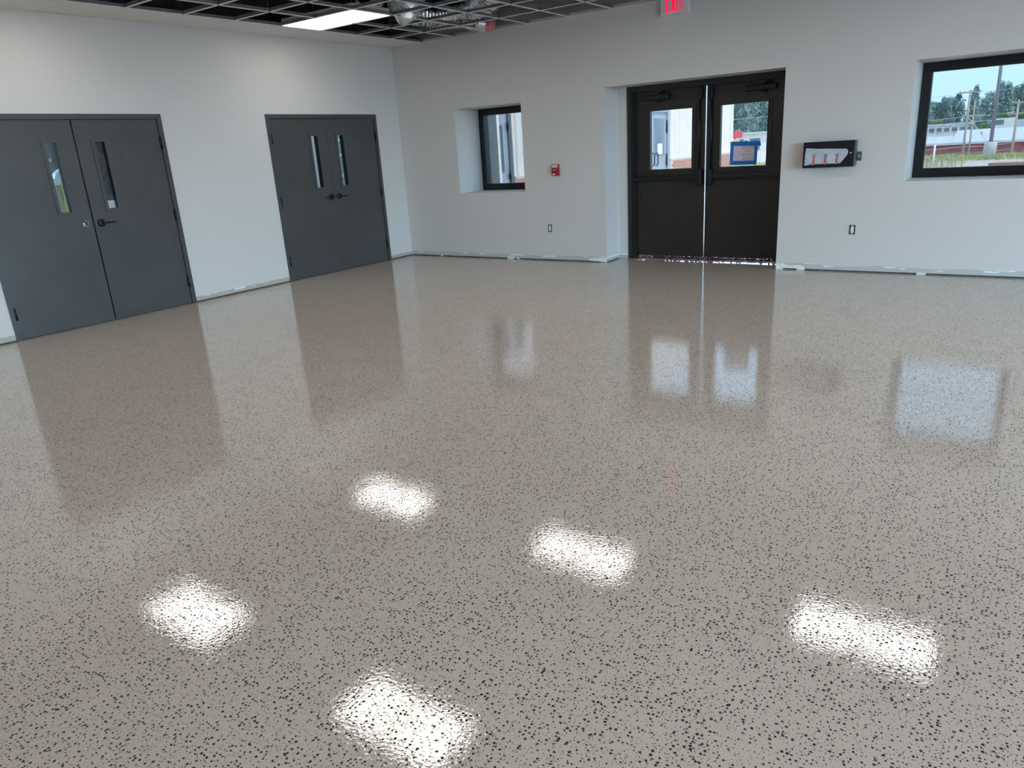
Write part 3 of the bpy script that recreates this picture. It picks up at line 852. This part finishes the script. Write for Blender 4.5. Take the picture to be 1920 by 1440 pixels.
# alarm annunciator cabinet under protective film
an = empty('wall_cabinet', (6.39, 0, 1.16)); tag(an, 'glossy black wall cabinet half covered by protective film, right of the exit doors', 'control panel')
m_ = MB(); m_.box(6.150, 6.672, -.105, -.0005, 1.165, 1.432, .004); m_.build('box', MT['panel_side'], an)
m_ = MB(); m_.box(6.137, 6.662, -.122, -.1055, 1.160, 1.434, .003); fc = m_.build('door', MT['navy_panel'], an)
fm = MB()
poly = [(6.158, 1.187), (6.215, 1.196), (6.30, 1.199), (6.525, 1.200), (6.560, 1.243), (6.594, 1.293), (6.598, 1.318), (6.585, 1.348), (6.42, 1.356), (6.30, 1.360), (6.166, 1.372), (6.160, 1.30)]
fm.prism(poly, 'y', -.1228, -.1238); fm.build('protective_film', MT['film'], fc)
fe = MB(); fe.tube([(6.525, -.1245, 1.200), (6.560, -.1265, 1.243), (6.594, -.1265, 1.293), (6.598, -.1245, 1.318), (6.585, -.1245, 1.348)], .004, 6); fe.build('curled_film_edge', MT['sheet'], fc)
for x in (6.255, 6.378, 6.495):
    tm = Matrix.Translation((x, -.1244, 1.246)) @ Matrix.Rotation(math.pi / 2, 4, 'X') @ Matrix.Rotation(math.pi / 2, 4, 'Z')
    text_mesh('UFFAK', 0.040, 'film_print', MT['red_ink'], tm, fc, bold=0.0012)
m_ = MB(); m_.tube([(6.628, -.122, 1.304), (6.628, -.128, 1.304), (6.628, -.130, 1.304)], [.010, .010, .006], 16); m_.build('key_lock', MT['chrome'], fc)

# open junction box with loose device
jb = empty('junction_box', (6.692, 0, 1.21)); tag(jb, 'small open metal junction box right beside the black wall cabinet', 'junction box')
m_ = MB(); ring_y(m_, 6.664, 6.722, 1.212, 1.312, .006, -.006, -.0004); m_.build('mud_ring', MT['galv'], jb)
m_ = MB(); m_.box(6.670, 6.716, -.003, -.0004, 1.218, 1.306); m_.build('back_plate', MT['panel_side'], jb)
for p_ in ([(6.680, -.004, 1.225), (6.690, -.02, 1.25), (6.682, -.012, 1.29)], [(6.705, -.004, 1.295), (6.700, -.022, 1.27), (6.708, -.010, 1.235)]):
    m_ = MB(); m_.tube(p_, .0045, 8); m_.build('wire', MT['galv'], jb)

# ------------------------------------------------------------------ foil ducts and insulation above the grid
def duct(name, label, pts, radii, seg=28, n=90, flat=None, mats='foil'):
    P = [Vector(p) for p in pts]
    # catmull-rom resample
    def cr_(t):
        k = min(int(t), len(P) - 2); u = t - k
        p0, p1, p2, p3 = P[max(k - 1, 0)], P[k], P[k + 1], P[min(k + 2, len(P) - 1)]
        return 0.5 * ((2 * p1) + (p2 - p0) * u + (2 * p0 - 5 * p1 + 4 * p2 - p3) * u * u + (3 * p1 - p0 - 3 * p2 + p3) * u ** 3)
    pp, rr = [], []
    for i in range(n + 1):
        t = i / n * (len(P) - 1); k = min(int(t), len(P) - 2); u = t - k
        pp.append(cr_(t)); r = radii[k] * (1 - u) + radii[k + 1] * u
        rr.append(r * (1 + 0.05 * math.sin(i * 1.57)))
    rnd = random.Random(3)
    tab = [[rnd.uniform(-.028, .028) for _ in range(seg)] for _ in range(n + 1)]
    root = empty(name, pp[-1]); tag(root, label, 'duct')
    m_ = MB(); m_.tube(pp, rr, seg, cap=False, wob=lambda i, k: tab[i][k])
    return root, m_, pp


r_, m_, pp = duct('flexible_duct', 'silver foil flexible duct whose open end hangs below the grid',
                  [(2.75, -2.25, 3.90), (2.35, -1.98, 3.66), (2.06, -1.80, 3.45), (1.86, -1.69, 3.26), (1.715, -1.60, 3.08)], [.20, .205, .22, .20, .025], n=150)
m_.build('foil_sleeve', MT['foil'], r_)
m_ = MB(); m_.tube([(2.22, -1.66, 3.42), (1.98, -1.58, 3.23), (1.725, -1.60, 3.085)], [.014, .012, .009], 8); m_.build('torn_seam', MT['foil'], r_)
r_, m_, pp = duct('flexible_duct', 'crumpled silver foil duct lying above the grid by the back wall',
                  [(3.3, -1.5, 3.62), (2.75, -1.05, 3.46), (2.3, -.72, 3.37), (1.85, -.52, 3.34), (1.4, -.62, 3.34), (1.05, -.9, 3.42)], [.19, .20, .20, .195, .18, .15], n=170)
m_.build('foil_sleeve', MT['foil'], r_)
r_, m_, pp = duct('flexible_duct', 'grey foil duct sagging above the ceiling light panel',
                  [(0.75, -1.2, 3.62), (1.1, -1.5, 3.50), (1.5, -1.95, 3.46), (2.0, -2.5, 3.56), (2.4, -3.1, 3.8)], [.16, .18, .18, .18, .17], n=120)
m_.build('foil_sleeve', MT['foil'], r_)
r_, m_, pp = duct('insulated_duct_end', 'torn end of a foil duct with pink insulation poking below the grid',
                  [(1.62, -.42, 3.30), (1.78, -.32, 3.23), (1.92, -.25, 3.19), (1.985, -.22, 3.175)], [.10, .105, .10, .085], n=40)
m_.build('foil_sleeve', MT['foil'], r_)
rnd = random.Random(5)
m_ = MB()
bm = bmesh.new(); bmesh.ops.create_icosphere(bm, subdivisions=3, radius=1)
for v in bm.verts:
    s_ = 1 + rnd.uniform(-.13, .13)
    v.co = Vector((2.015 + v.co.x * .085 * s_, -.215 + v.co.y * .08 * s_, 3.165 + v.co.z * .088 * s_))
m_.bm(bm, True); m_.build('insulation_wad', MT['pink'], r_)
m_ = MB(); m_.quad((1.80, -.26, 3.17), (1.94, -.24, 3.15), (1.93, -.25, 3.075), (1.88, -.26, 3.07)); m_.quad((1.93, -.24, 3.15), (2.04, -.22, 3.13), (1.99, -.23, 3.085), (1.93, -.25, 3.085))
m_.build('torn_flap', MT['foil'], r_)

# ------------------------------------------------------------------ hallway behind the grey doors
hx = -3.2
m_ = MB(); m_.box(hx, -0.19, YF, 0.0, -0.1, 0.0); o = m_.build('floor_hallway', MT['hall_floor']); tag(o, 'grey hallway floor behind the grey doors', kind='structure')
o = wall_panel('wall_hallway', MT['hall_dark'], 'x', hx, hx - .15, YF, 0.0, 0.0, 3.0, []); tag(o, 'dark hallway wall seen through the door lites', kind='structure')
o = wall_panel('wall_hallway_end', MT['paint'], 'y', 0.0, 0.12, hx, -0.2, 0.0, 3.0, []); tag(o, 'pale end wall of the hallway', kind='structure')
m_ = MB(); m_.box(hx, -0.19, YF, 0.0, 3.0, 3.05); o = m_.build('ceiling_hallway', MT['tile']); tag(o, 'white hallway ceiling', kind='structure')
hl0 = None
for y in (-1.3, -4.6, -8.0):  # unseen lamps added to light the hallway
    r_ = empty('hallway_fill_light', (-1.7, y, 2.97)); tag(r_, 'slim unseen ceiling light added to light the hallway behind the grey doors', 'ceiling light', 'added hallway lights')
    m_ = MB(); m_.box(-1.85, -1.55, y - .6, y + .6, 2.965, 2.998, .004); m_.build('housing', MT['white_plastic'], r_)
    m_ = MB(); m_.box(-1.83, -1.57, y - .58, y + .58, 2.958, 2.9645); m_.build('diffuser', MT['led_hall'], r_)
# boards wrapped in sheeting
yb = empty('board_stack', (-2.6, -4.05, 0)); tag(yb, 'yellow upright boards with a white cover, behind the nearer grey door', 'boards')
for i in range(9):
    a = -4.26 + i * .05
    m_ = MB(); m_.box(-2.46 - .01 * (i % 2), -2.40 - .012 * ((i * 7) % 3), a, a + .046, 0.001, 1.49 + .01 * ((i * 5) % 3), .003); m_.build('board', MT['yellow'], yb)
m_ = MB()
m_.prism([(-4.215, 1.47), (-3.80, 1.47), (-3.80, 1.70), (-4.00, 1.69), (-4.08, 1.665), (-4.15, 1.61), (-4.17, 1.56), (-4.215, 1.54)], 'x', -2.385, -2.50); m_.build('white_cover', MT['sheet'], yb)
m_ = MB(); m_.box(-2.40, -2.394, -4.215, -4.135, 1.285, 1.40); m_.build('label_sheet', MT['film'], yb)
m_ = MB(); m_.box(hx, hx + .02, -3.86, -3.80, 1.78, 1.83, .003); o = m_.build('wall_switch', MT['white_plastic']); tag(o, 'tiny white wall plate seen through the left door lite', 'switch')
# glazed side light at the hallway end
gw = empty('door_4', (-1.4, -0.01, 0)); tag(gw, 'pale glazed hallway door seen through the farther grey door', kind='structure')
m_ = MB()
ring_y(m_, -1.75, -1.05, 0.0, 2.1, .06, -.05, -.001)
for z in (0.75, 1.29, 1.62, 1.86): m_.box(-1.70, -1.10, -.05, -.001, z, z + .05)
m_.build('frame', MT['white_plastic'], gw)
m_ = MB(); m_.box(-1.70, -1.10, -.03, -.024, .06, 2.05); m_.build('pane', MT['hall_pane'], gw)

# ------------------------------------------------------------------ outdoors
def zg(y):
    """ground height, falling away behind the grass verge"""
    if y < 4: return -0.16
    if y < 22: return -0.16 - (y - 4) * 0.0161
    if y < 46: return -0.45
    if y < 100: return -0.45 - 0.070 * (y - 46)
    return -4.23 + 0.02 * (y - 100)


m_ = MB()
ys = [0.705, 4, 10, 16, 22, 28, 34, 38, 42, 46, 56, 70, 85, 100, 130, 170, 230]
xs = [-160 + 20 * i for i in range(17)]
base = 0
for y in ys:
    for x in xs: m_.v.append((x, y, zg(y)))
for j in range(len(ys) - 1):
    for i in range(len(xs) - 1):
        a = j * len(xs) + i
        m_.f.append((a, a + 1, a + len(xs) + 1, a + len(xs))); m_.sm.append(True)
gr = m_.build('ground', MT['ground'], fix=False)
m_ = MB(); m_.quad((XR + .2, -60, -.14), (160, -60, -.14), (160, .704, -.14), (XR + .2, .704, -.14)); ap = m_.build('apron', MT['asphalt'], fix=False); tag(ap, 'dark asphalt apron added outside the unseen opening', kind='structure'); tag(gr, 'pale gravel ground outside the windows', kind='structure')  # unseen apron, kept dark so upper walls get less bounced light

# mulch strip seen under the exit doors
rnd = random.Random(11)
m_ = MB()
for i in range(4500):
    y = rnd.uniform(.56, .80) if i % 3 else rnd.uniform(1.0, 3.0)
    x = rnd.uniform(F0 + .06, F1 - .06) if y < .75 else rnd.uniform(2.9, 6.2)
    a = rnd.uniform(0, math.pi); l, wd, hh = rnd.uniform(.02, .06), rnd.uniform(.006, .014), rnd.uniform(.004, .012)
    z = (rnd.uniform(.004, .016) + (.008 if x < 4.95 else .0)) if y < .82 else rnd.uniform(-.165, -.10)
    c, s = math.cos(a), math.sin(a); tl = rnd.uniform(-.02, .02)
    P = [(x + c * u * l - s * v * wd, y + s * u * l + c * v * wd, z + hh * t + tl * u) for t in (0, 1) for u, v in ((-1, -1), (1, -1), (1, 1), (-1, 1))]
    n = len(m_.v); m_.v += P
    for f in ((0, 3, 2, 1), (4, 5, 6, 7), (0, 1, 5, 4), (1, 2, 6, 5), (2, 3, 7, 6), (3, 0, 4, 7)): m_.f.append(tuple(n + q for q in f)); m_.sm.append(False)
o = m_.build('mulch', MT['mulch']); tag(o, 'red brown mulch chips seen under the exit doors', 'mulch', kind='stuff')

# wing of the building: siding over brick, facing +x
wg = empty('building_wing', (0, 8, -0.2)); tag(wg, 'cream ribbed metal clad wing on a red brick base, seen through the exit doors', 'building')
m_ = MB(); m_.box(-6.0, -0.12, 0.75, 15.75, -0.3, 5.2); m_.build('core', MT['mortar'], wg)
DR = [(2.10, 3.02), (9.35, 10.53)]        # door openings along y
BT = 1.06


def blocked(y0, y1): return any(y0 < b and y1 > a for a, b in DR)


def siding_panel(y0, y1, z0, z1):
    """sheet with standing ribs every 0.29 m"""
    pr_ = []; y = y0
    while y < y1 - 1e-6:
        e = min(y + .29, y1)
        pr_ += [(y, -.06), (min(y + .19, e), -.06), (min(y + .21, e), -.025), (min(y + .255, e), -.025), (min(y + .275, e), -.06)]
        y = e
    pr_.append((y1, -.06))
    m = MB()
    for (a, xa), (b, xb) in zip(pr_[:-1], pr_[1:]):
        if b - a < 1e-6: continue
        m.quad((xa, a, z0), (xb, b, z0), (xb, b, z1), (xa, a, z1))
    m.box(-.125, -.062, y0, y1, z0, z1)
    return m.build('siding_panel', MT['siding'], wg, fix=False)


segs = [(0.75, 2.05), (3.07, 3.94), (3.94, 4.81), (4.81, 5.68), (5.68, 6.55), (6.55, 7.42), (7.42, 8.29), (8.29, 9.30), (10.58, 11.45), (11.45, 12.32), (12.32, 13.19), (13.19, 14.06), (14.06, 14.93), (14.93, 15.62)]
for a, b in segs: siding_panel(a, b, BT, 5.2)
for a, b in ((2.05, 3.07), (9.30, 10.58)): siding_panel(a, b, 2.38, 5.2)
m_ = MB(); m_.box(-.13, -.012, 15.62, 15.78, BT, 5.2); m_.build('corner_trim', MT['siding_trim'], wg)
for a, b in ((0.75, 2.05), (3.07, 9.30), (10.58, 15.78)):
    m_ = MB(); m_.box(-.12, .045, a, b, BT - .055, BT); m_.build('water_table', MT['mortar'], wg)
# bricks: near-view courses as single bricks, the rest joined
bk = None; rest = MB()
course = .081; blen = .213
top = BT - .058
for j in range(15):
    z1 = top - j * course; z0 = z1 - .068
    y = .75 + (blen / 2 if j % 2 else 0)
    while y + blen < 15.8:
        a, b = y + .005, y + blen - .005
        if not blocked(a - .05, b + .05):
            if y > 10.3 and j < 5:
                if bk is None:
                    t = MB(); t.box(-.055, .045, -.1015, .1015, 0, .068, .004)
                    bk = t.build('brick', MT['brick'], wg, org=(0, 0, 0)); o = bk
                else:
                    o = bk.copy(); COL.objects.link(o)
                o.location = Vector((0 + ((j * 31 + int(y * 50)) % 5) * .0008, (a + b) / 2, z0)) - world_loc(wg)
            else:
                rest.box(-.055, .045, a, b, z0, z1 - 0)
        y += blen
o = rest.build('brickwork', MT['brick'], wg); tag(o, kind='stuff')
m_ = MB()
for a, b in ((0.75, 2.05), (3.07, 9.30), (10.58, 15.78)): m_.box(-.12, .032, a, b, -.3, BT - .055)
m_.build('mortar_bed', MT['mortar'], wg)
# door beside the square window: dark leaf, then a blue-grey leaf with a lite
m_ = MB(); m_.box(-.11, .02, 2.05, 2.12, -.15, 2.38); m_.box(-.11, .02, 2.95, 3.06, -.15, 2.38); m_.box(-.11, .02, 2.12, 2.95, 2.30, 2.38); m_.build('door_frame', MT['ext_door_dark'], wg)
m_ = MB(); m_.box(-.10, -.03, 2.125, 2.235, -.15, 2.30); m_.build('side_jamb', MT['siding_trim'], wg)
m_ = MB(); m_.box(-.09, -.01, 2.236, 2.61, -.15, 2.30); m_.build('door_leaf', MT['ext_door_dark'], wg)
m_ = MB(); m_.box(-.09, .0, 2.612, 2.685, -.15, 2.30); m_.build('meeting_stile', MT['siding_trim'], wg)
m_ = MB(); m_.box(-.09, -.01, 2.688, 2.948, -.15, 2.30); lf = m_.build('door_leaf', MT['ext_door'], wg)
m_ = MB(); ring(m_, 2.70, 2.775, 1.17, 2.00, .014, -.011, .002); m_.build('lite_frame', MT['ext_door_dark'], lf)
m_ = MB(); m_.box(-.011, -.006, 2.714, 2.761, 1.184, 1.986); m_.build('lite', MT['far_glass'], lf)
for z in (1.93, 1.02, .12):
    m_ = MB(); m_.cyl((.022, 2.93, z), (.022, 2.93, z + .13), .022, 10); m_.build('hinge', MT['black_metal'], wg)
# glazed door further along the wing
m_ = MB(); m_.box(-.11, .02, 9.30, 9.42, -.15, 2.38); m_.box(-.11, .02, 10.42, 10.57, -.15, 2.38); m_.box(-.11, .02, 9.42, 10.42, 2.26, 2.38); m_.build('door_frame', MT['ext_door'], wg)
m_ = MB(); m_.box(-.08, -.02, 9.42, 10.42, -.15, 2.26); lf = m_.build('door_leaf', MT['ext_door'], wg)
m_ = MB(); m_.box(-.021, -.014, 9.62, 10.26, 1.17, 2.1); m_.build('lite', MT['far_glass'], lf)
m_ = MB(); m_.tube([(-.02, 9.52, .92), (.04, 9.52, .95), (.04, 9.52, 1.22), (-.02, 9.52, 1.25)], .014, 8); m_.tube([(-.02, 9.74, .92), (.04, 9.74, .95), (.04, 9.74, 1.22), (-.02, 9.74, 1.25)], .014, 8); m_.build('pull_handle', MT['black_metal'], lf)
for z in (1.75, .9, .1):
    m_ = MB(); m_.cyl((.0, 10.40, z), (.0, 10.40, z + .3), .022, 8); m_.build('hinge', MT['black_metal'], wg)
m_ = MB(); m_.box(-.0135, -.010, 9.82, 10.13, 1.20, 1.47); o = m_.build('paper_notice', MT['sheet']); tag(o, 'white paper notice on the blue-grey door of the cream wing', 'notice')

# parking lot lamp on its concrete base
lp = empty('lamp_post', (6.02, 40, -.45)); tag(lp, 'tall grey steel lamp post on a concrete base outside the right window', 'lamp post')
LX, LYY = 6.02, 40.0
m_ = MB(); m_.tube([(LX, LYY, -.5), (LX, LYY, .33), (LX, LYY, .38)], [.305, .305, .285], 28); m_.build('concrete_base', MT['concrete'], lp)
m_ = MB(); m_.box(LX - .15, LX + .15, LYY - .15, LYY + .15, .38, .42, .01); m_.build('base_plate', MT['pole_steel'], lp)
m_ = MB(); m_.tube([(LX, LYY, .41), (LX, LYY, 9.5)], [.095, .06], 16); m_.build('pole', MT['pole_steel'], lp)
m_ = MB(); m_.tube([(LX, LYY, 9.4), (LX + .9, LYY, 9.55)], .03, 8); m_.box(LX + .6, LX + 1.2, LYY - .15, LYY + .15, 9.5, 9.62, .02); m_.build('lamp_head', MT['pole_steel'], lp)


def at(px, py, Y):
    d = FW + RX * ((px - 960) / 1360.53) + UP * ((720 - py) / 1360.53)
    return CAM + d * ((Y - CAM.y) / d.y)


# utility poles
def upole(px, top_py, Y, arms, label, r=.14):
    t = at(px, top_py, Y); z0 = zg(Y) - .3
    root = empty('utility_pole', (t.x, Y, z0)); tag(root, label, 'utility pole', 'poles beyond the grass')
    m_ = MB(); m_.tube([(t.x, Y, z0), (t.x, Y, t.z)], [r, r * .7], 12); m_.build('pole', MT['pole_wood'], root)
    for (dz, half) in arms:
        m_ = MB(); m_.box(t.x - half, t.x + half, Y - .06, Y + .06, t.z - dz - .07, t.z - dz + .07); a = m_.build('cross_arm', MT['pole_wood'], root)
        for s in (-.95, -.5, .5, .95):
            m_ = MB(); m_.tube([(t.x + s * half, Y, t.z - dz + .07), (t.x + s * half, Y, t.z - dz + .2)], [.05, .03], 8); m_.build('insulator', MT['concrete'], a)
    return t


p1 = upole(1820, 168.5, 100, ((.25, 1.15),), 'tallest wooden utility pole with one wide cross arm', .15)
p2 = upole(1828.5, 189, 104, ((1.7, 1.2),), 'wooden utility pole just right of the tallest one', .12)
p3 = upole(1911, 187, 100, ((.3, .6), (1.5, 1.0)), 'pale utility pole at the right edge of the window', .17)


def wire(a, b, sag, label, r=.018):
    a, b = Vector(a), Vector(b)
    pts = [a.lerp(b, i / 12) - Vector((0, 0, sag * 4 * (i / 12) * (1 - i / 12))) for i in range(13)]
    m_ = MB(); m_.tube(pts, r, 5); o = m_.build('power_line', MT['wire'], org=a); tag(o, label, 'power line', 'power lines')


wl_ = 'thin pale power line strung in front of the trees'
for (dz, r) in ((.3, .02), (3.0, .024), (3.6, .024), (6.5, .028), (7.2, .022)):
    a = Vector((p1.x - 46, 96, p1.z - dz - 1.0)); b = Vector((p1.x, 100, p1.z - dz))
    wire(a, b, .5, wl_, r); c = Vector((p3.x, 100, p1.z - dz + .2)); wire(b, c, .12, wl_, r)
wire((p1.x, 100, p1.z - 3.0), (p1.x + 2.9, 97, p1.z - 6.4), 0, 'slanting guy wire of the tallest utility pole', .03)

# long red shed with pale roof
rb = empty('red_shed', (0, 108, -5)); tag(rb, 'long low dull red building with a pale metal roof beyond the grass', 'building')
m_ = MB(); m_.box(-12, 40, 108, 122, -5.5, -1.25); m_.build('wall', MT['barn_red'], rb)
for i in range(26):
    x = -12 + i * 2
    m_ = MB(); m_.box(x, x + .12, 107.93, 108, -5, -1.25); m_.build('pilaster', MT['timber'] if i % 9 else MT['sign_red'], rb)
for (xa, xb, rz) in ((-12.5, -1.6, -.35), (-1.6, 40.5, .36)):
    m_ = MB(); m_.prism([(107.4, -1.30), (115, rz - .16), (122.6, -1.30), (122.6, -1.12), (115, rz), (107.4, -1.12)], 'x', xa, xb); m_.build('roof', MT['roof_white'], rb)
    for q in range(int((xb - xa) / 1.2)):
        x = xa + q * 1.2
        m_ = MB(); m_.prism([(107.4, -1.12), (115, rz), (115, rz + .05), (107.4, -1.07)], 'x', x, x + .06); m_.build('roof_seam', MT['roof_white'], rb)
m_ = MB(); m_.box(-12.5, 40.5, 107.3, 107.42, -1.36, -1.08); m_.build('gutter', MT['roof_white'], rb)
for x in (1.5, 9.0, 16.0, -8.0):
    m_ = MB(); m_.cyl((x, 111.5, -.5), (x, 111.5, .1), .1, 8); m_.build('roof_vent', MT['pole_steel'], rb)
# white clerestory building behind
cb = empty('white_building', (-6, 128, -3)); tag(cb, 'white building with a row of square windows rising behind the red shed', 'building')
m_ = MB(); m_.box(-22, -1.6, 128, 136, -4, 1.05); m_.build('wall', MT['building_white'], cb)
m_ = MB(); m_.box(-22.4, -1.0, 127.85, 136.5, 1.05, 1.28); m_.build('roof', MT['roof_white'], cb)
for i in range(14):
    x = -14.8 + i * 1.03
    m_ = MB(); m_.box(x, x + .80, 127.93, 128.0, .12, .78); f = m_.build('window', MT['building_white'], cb)
    m_ = MB(); m_.box(x + .06, x + .74, 127.90, 127.935, .18, .72); m_.build('pane', MT['far_glass'], f)
# rooftop unit and gabled block at the right
ru = empty('rooftop_block', (6, 126, 0)); tag(ru, 'pale box with a dark louvre above the shed roof, left of the lamp post', 'building')
m_ = MB(); m_.box(1.9, 4.6, 126, 129, -3, 1.62); m_.build('wall', MT['building_white'], ru)
m_ = MB(); m_.box(2.05, 3.3, 125.95, 126, .75, 1.4); m_.build('louvre', MT['far_glass'], ru)
m_ = MB(); m_.box(4.6, 7.6, 126.4, 129, -3, 1.3); m_.build('annex', MT['roof_white'], ru)
gb = empty('gabled_building', (12, 124, 0)); tag(gb, 'white gabled building with glazing at the right edge of the window', 'building')
m_ = MB(); m_.prism([(7.9, -4), (15, -4), (15, 2.9), (11.5, 4.6), (7.9, 1.9)], 'y', 124, 132); m_.build('wall', MT['roof_white'], gb)
for i in range(3):
    m_ = MB(); m_.box(8.5 + i * 1.1, 9.4 + i * 1.1, 123.9, 124, 1.3, 2.1 + .4 * i); m_.build('window', MT['far_glass'], gb)

# grass verge
rnd = random.Random(21)
m_ = MB()


def blade(m_, x, y, h, lean, wd):
    z = zg(y) - .02; a = rnd.uniform(0, math.pi); dx, dy = math.cos(a) * wd, math.sin(a) * wd
    lx, ly = rnd.uniform(-lean, lean), rnd.uniform(-lean, lean)
    n = len(m_.v)
    m_.v += [(x - dx, y - dy, z), (x + dx, y + dy, z), (x + lx * .4 + dx * .7, y + ly * .4 + dy * .7, z + h * .6), (x + lx * .4 - dx * .7, y + ly * .4 - dy * .7, z + h * .6), (x + lx, y + ly, z + h)]
    m_.f += [(n, n + 1, n + 2, n + 3), (n + 3, n + 2, n + 4)]; m_.sm += [False, False]


for i in range(16000):
    blade(m_, rnd.uniform(-26, 14), rnd.uniform(37, 45), rnd.uniform(.06, .22), .08, rnd.uniform(.012, .028))
o = m_.build('grass', MT['grass'], fix=False); tag(o, 'green meadow grass on the verge around the lamp post', 'grass', kind='stuff')
m_ = MB()
for i in range(420):
    blade(m_, rnd.uniform(3.0, 6.2) - .8, rnd.uniform(26, 36), rnd.uniform(.15, .80), .18, rnd.uniform(.008, .018))
o = m_.build('tall_weeds', MT['weed'], fix=False); tag(o, 'tall dry weeds in the lower left of the right window', 'weeds', kind='stuff')
ps = empty('marker_post', (4.02, 33, -.3)); tag(ps, 'thin white marker post among the weeds', 'post')
pt = at(1753.5, 270, 33)
m_ = MB(); m_.tube([(pt.x, 33, zg(33) - .1), (pt.x, 33, pt.z)], .045, 10); m_.build('shaft', MT['white_plastic'], ps)
m_ = MB(); m_.tube([(pt.x, 33, pt.z), (pt.x, 33, pt.z + .06)], [.055, .045], 10); m_.build('cap', MT['white_plastic'], ps)
tb = at(1905, 301, 31)
m_ = MB(); m_.box(tb.x - 1.0, tb.x + 2.5, 30.8, 31.2, zg(31), zg(31) + .16, .02); o = m_.build('timber_beam', MT['timber']); tag(o, 'reddish timber beam lying on the gravel beside the window edge', 'timber')

# roadside signs and low shop, seen through the right door pane
sg = empty('roadside_sign', (-27.3, 100, -3)); tag(sg, 'red over yellow roadside sign seen through the right exit door', 'sign')
c = at(1382, 256, 100)
m_ = MB(); m_.box(c.x - .95, c.x + .75, 99.9, 100.1, c.z - .2, c.z + .75, .03); m_.build('red_board', MT['sign_red'], sg)
m_ = MB(); m_.box(c.x - .95, c.x + .35, 99.9, 100.1, c.z - 1.15, c.z - .35, .03); m_.build('yellow_board', MT['sign_yellow'], sg)
m_ = MB(); m_.cyl((c.x - .3, 100.2, -4.2), (c.x - .3, 100.2, c.z + .5), .12, 10); m_.build('post', MT['pole_steel'], sg)
c = at(1400, 258, 110)
sh = empty('low_shop', (c.x, 112, -4)); tag(sh, 'long low white shop front below the trees through the right exit door', 'building')
m_ = MB(); m_.box(c.x - 3, c.x + 12, 111, 118, -4.2, c.z + .5); m_.build('wall', MT['building_white'], sh)
m_ = MB(); m_.box(c.x - 3.4, c.x + 12.4, 110.6, 118.4, c.z + .5, c.z + .75); m_.build('roof', MT['roof_white'], sh)
for i in range(5):
    m_ = MB(); m_.box(c.x - 2.4 + i * 2.6, c.x - .8 + i * 2.6, 110.94, 111.0, c.z - 1.9, c.z - .2); m_.build('window', MT['far_glass'], sh)

# trees on the ridge
def tree_mesh(seed, mt_, tall):
    """crown of many small leaf tufts around drooping clumps"""
    rn = random.Random(seed); m_ = MB()
    for i in range(70):
        h = rn.uniform(.22, 1.0) if not tall else rn.uniform(.3, 1.0)
        r = (1 - abs(h - .58) * 1.25) * .34 if not tall else (1.04 - h) * .30 + .05
        a = rn.uniform(0, 6.28); q = r * math.sqrt(rn.uniform(.05, 1))
        c_ = Vector((math.cos(a) * q, math.sin(a) * q, h)); s_ = rn.uniform(.05, .11)
        for k in range(34):
            d = Vector((rn.gauss(0, 1), rn.gauss(0, 1), rn.gauss(0, .7)))
            d = d.normalized() * s_ * rn.uniform(.5, 1.1)
            p = c_ + d; t = rn.uniform(.014, .030)
            u = Vector((rn.gauss(0, 1), rn.gauss(0, 1), rn.gauss(0, 1))).normalized(); v = u.orthogonal().normalized()
            n = len(m_.v)
            m_.v += [tuple(p - u * t), tuple(p + v * t * .8), tuple(p + u * t), tuple(p - v * t * .8)]
            m_.f.append((n, n + 1, n + 2, n + 3)); m_.sm.append(False)
    return m_


lib = []
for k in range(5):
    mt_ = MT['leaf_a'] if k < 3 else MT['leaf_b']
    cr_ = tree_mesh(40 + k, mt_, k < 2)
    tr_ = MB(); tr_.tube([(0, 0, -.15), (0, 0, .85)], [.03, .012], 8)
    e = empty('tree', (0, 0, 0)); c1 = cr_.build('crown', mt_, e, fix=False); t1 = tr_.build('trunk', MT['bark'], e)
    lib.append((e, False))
used = set()
rnd = random.Random(77)
spots = []
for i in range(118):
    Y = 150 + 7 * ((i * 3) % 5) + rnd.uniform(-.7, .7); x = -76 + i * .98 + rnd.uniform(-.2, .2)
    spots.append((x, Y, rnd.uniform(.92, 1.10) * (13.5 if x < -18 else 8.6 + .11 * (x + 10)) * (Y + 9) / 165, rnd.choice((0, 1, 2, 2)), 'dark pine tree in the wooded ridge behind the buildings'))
for i in range(26):
    Y = 140 + 4 * (i % 2); x = -58 + i * 3.2 + rnd.uniform(-.4, .4)
    spots.append((x, Y, rnd.uniform(4.6, 6.4), rnd.choice((3, 4)), 'bright green broadleaf tree low in front of the pines'))
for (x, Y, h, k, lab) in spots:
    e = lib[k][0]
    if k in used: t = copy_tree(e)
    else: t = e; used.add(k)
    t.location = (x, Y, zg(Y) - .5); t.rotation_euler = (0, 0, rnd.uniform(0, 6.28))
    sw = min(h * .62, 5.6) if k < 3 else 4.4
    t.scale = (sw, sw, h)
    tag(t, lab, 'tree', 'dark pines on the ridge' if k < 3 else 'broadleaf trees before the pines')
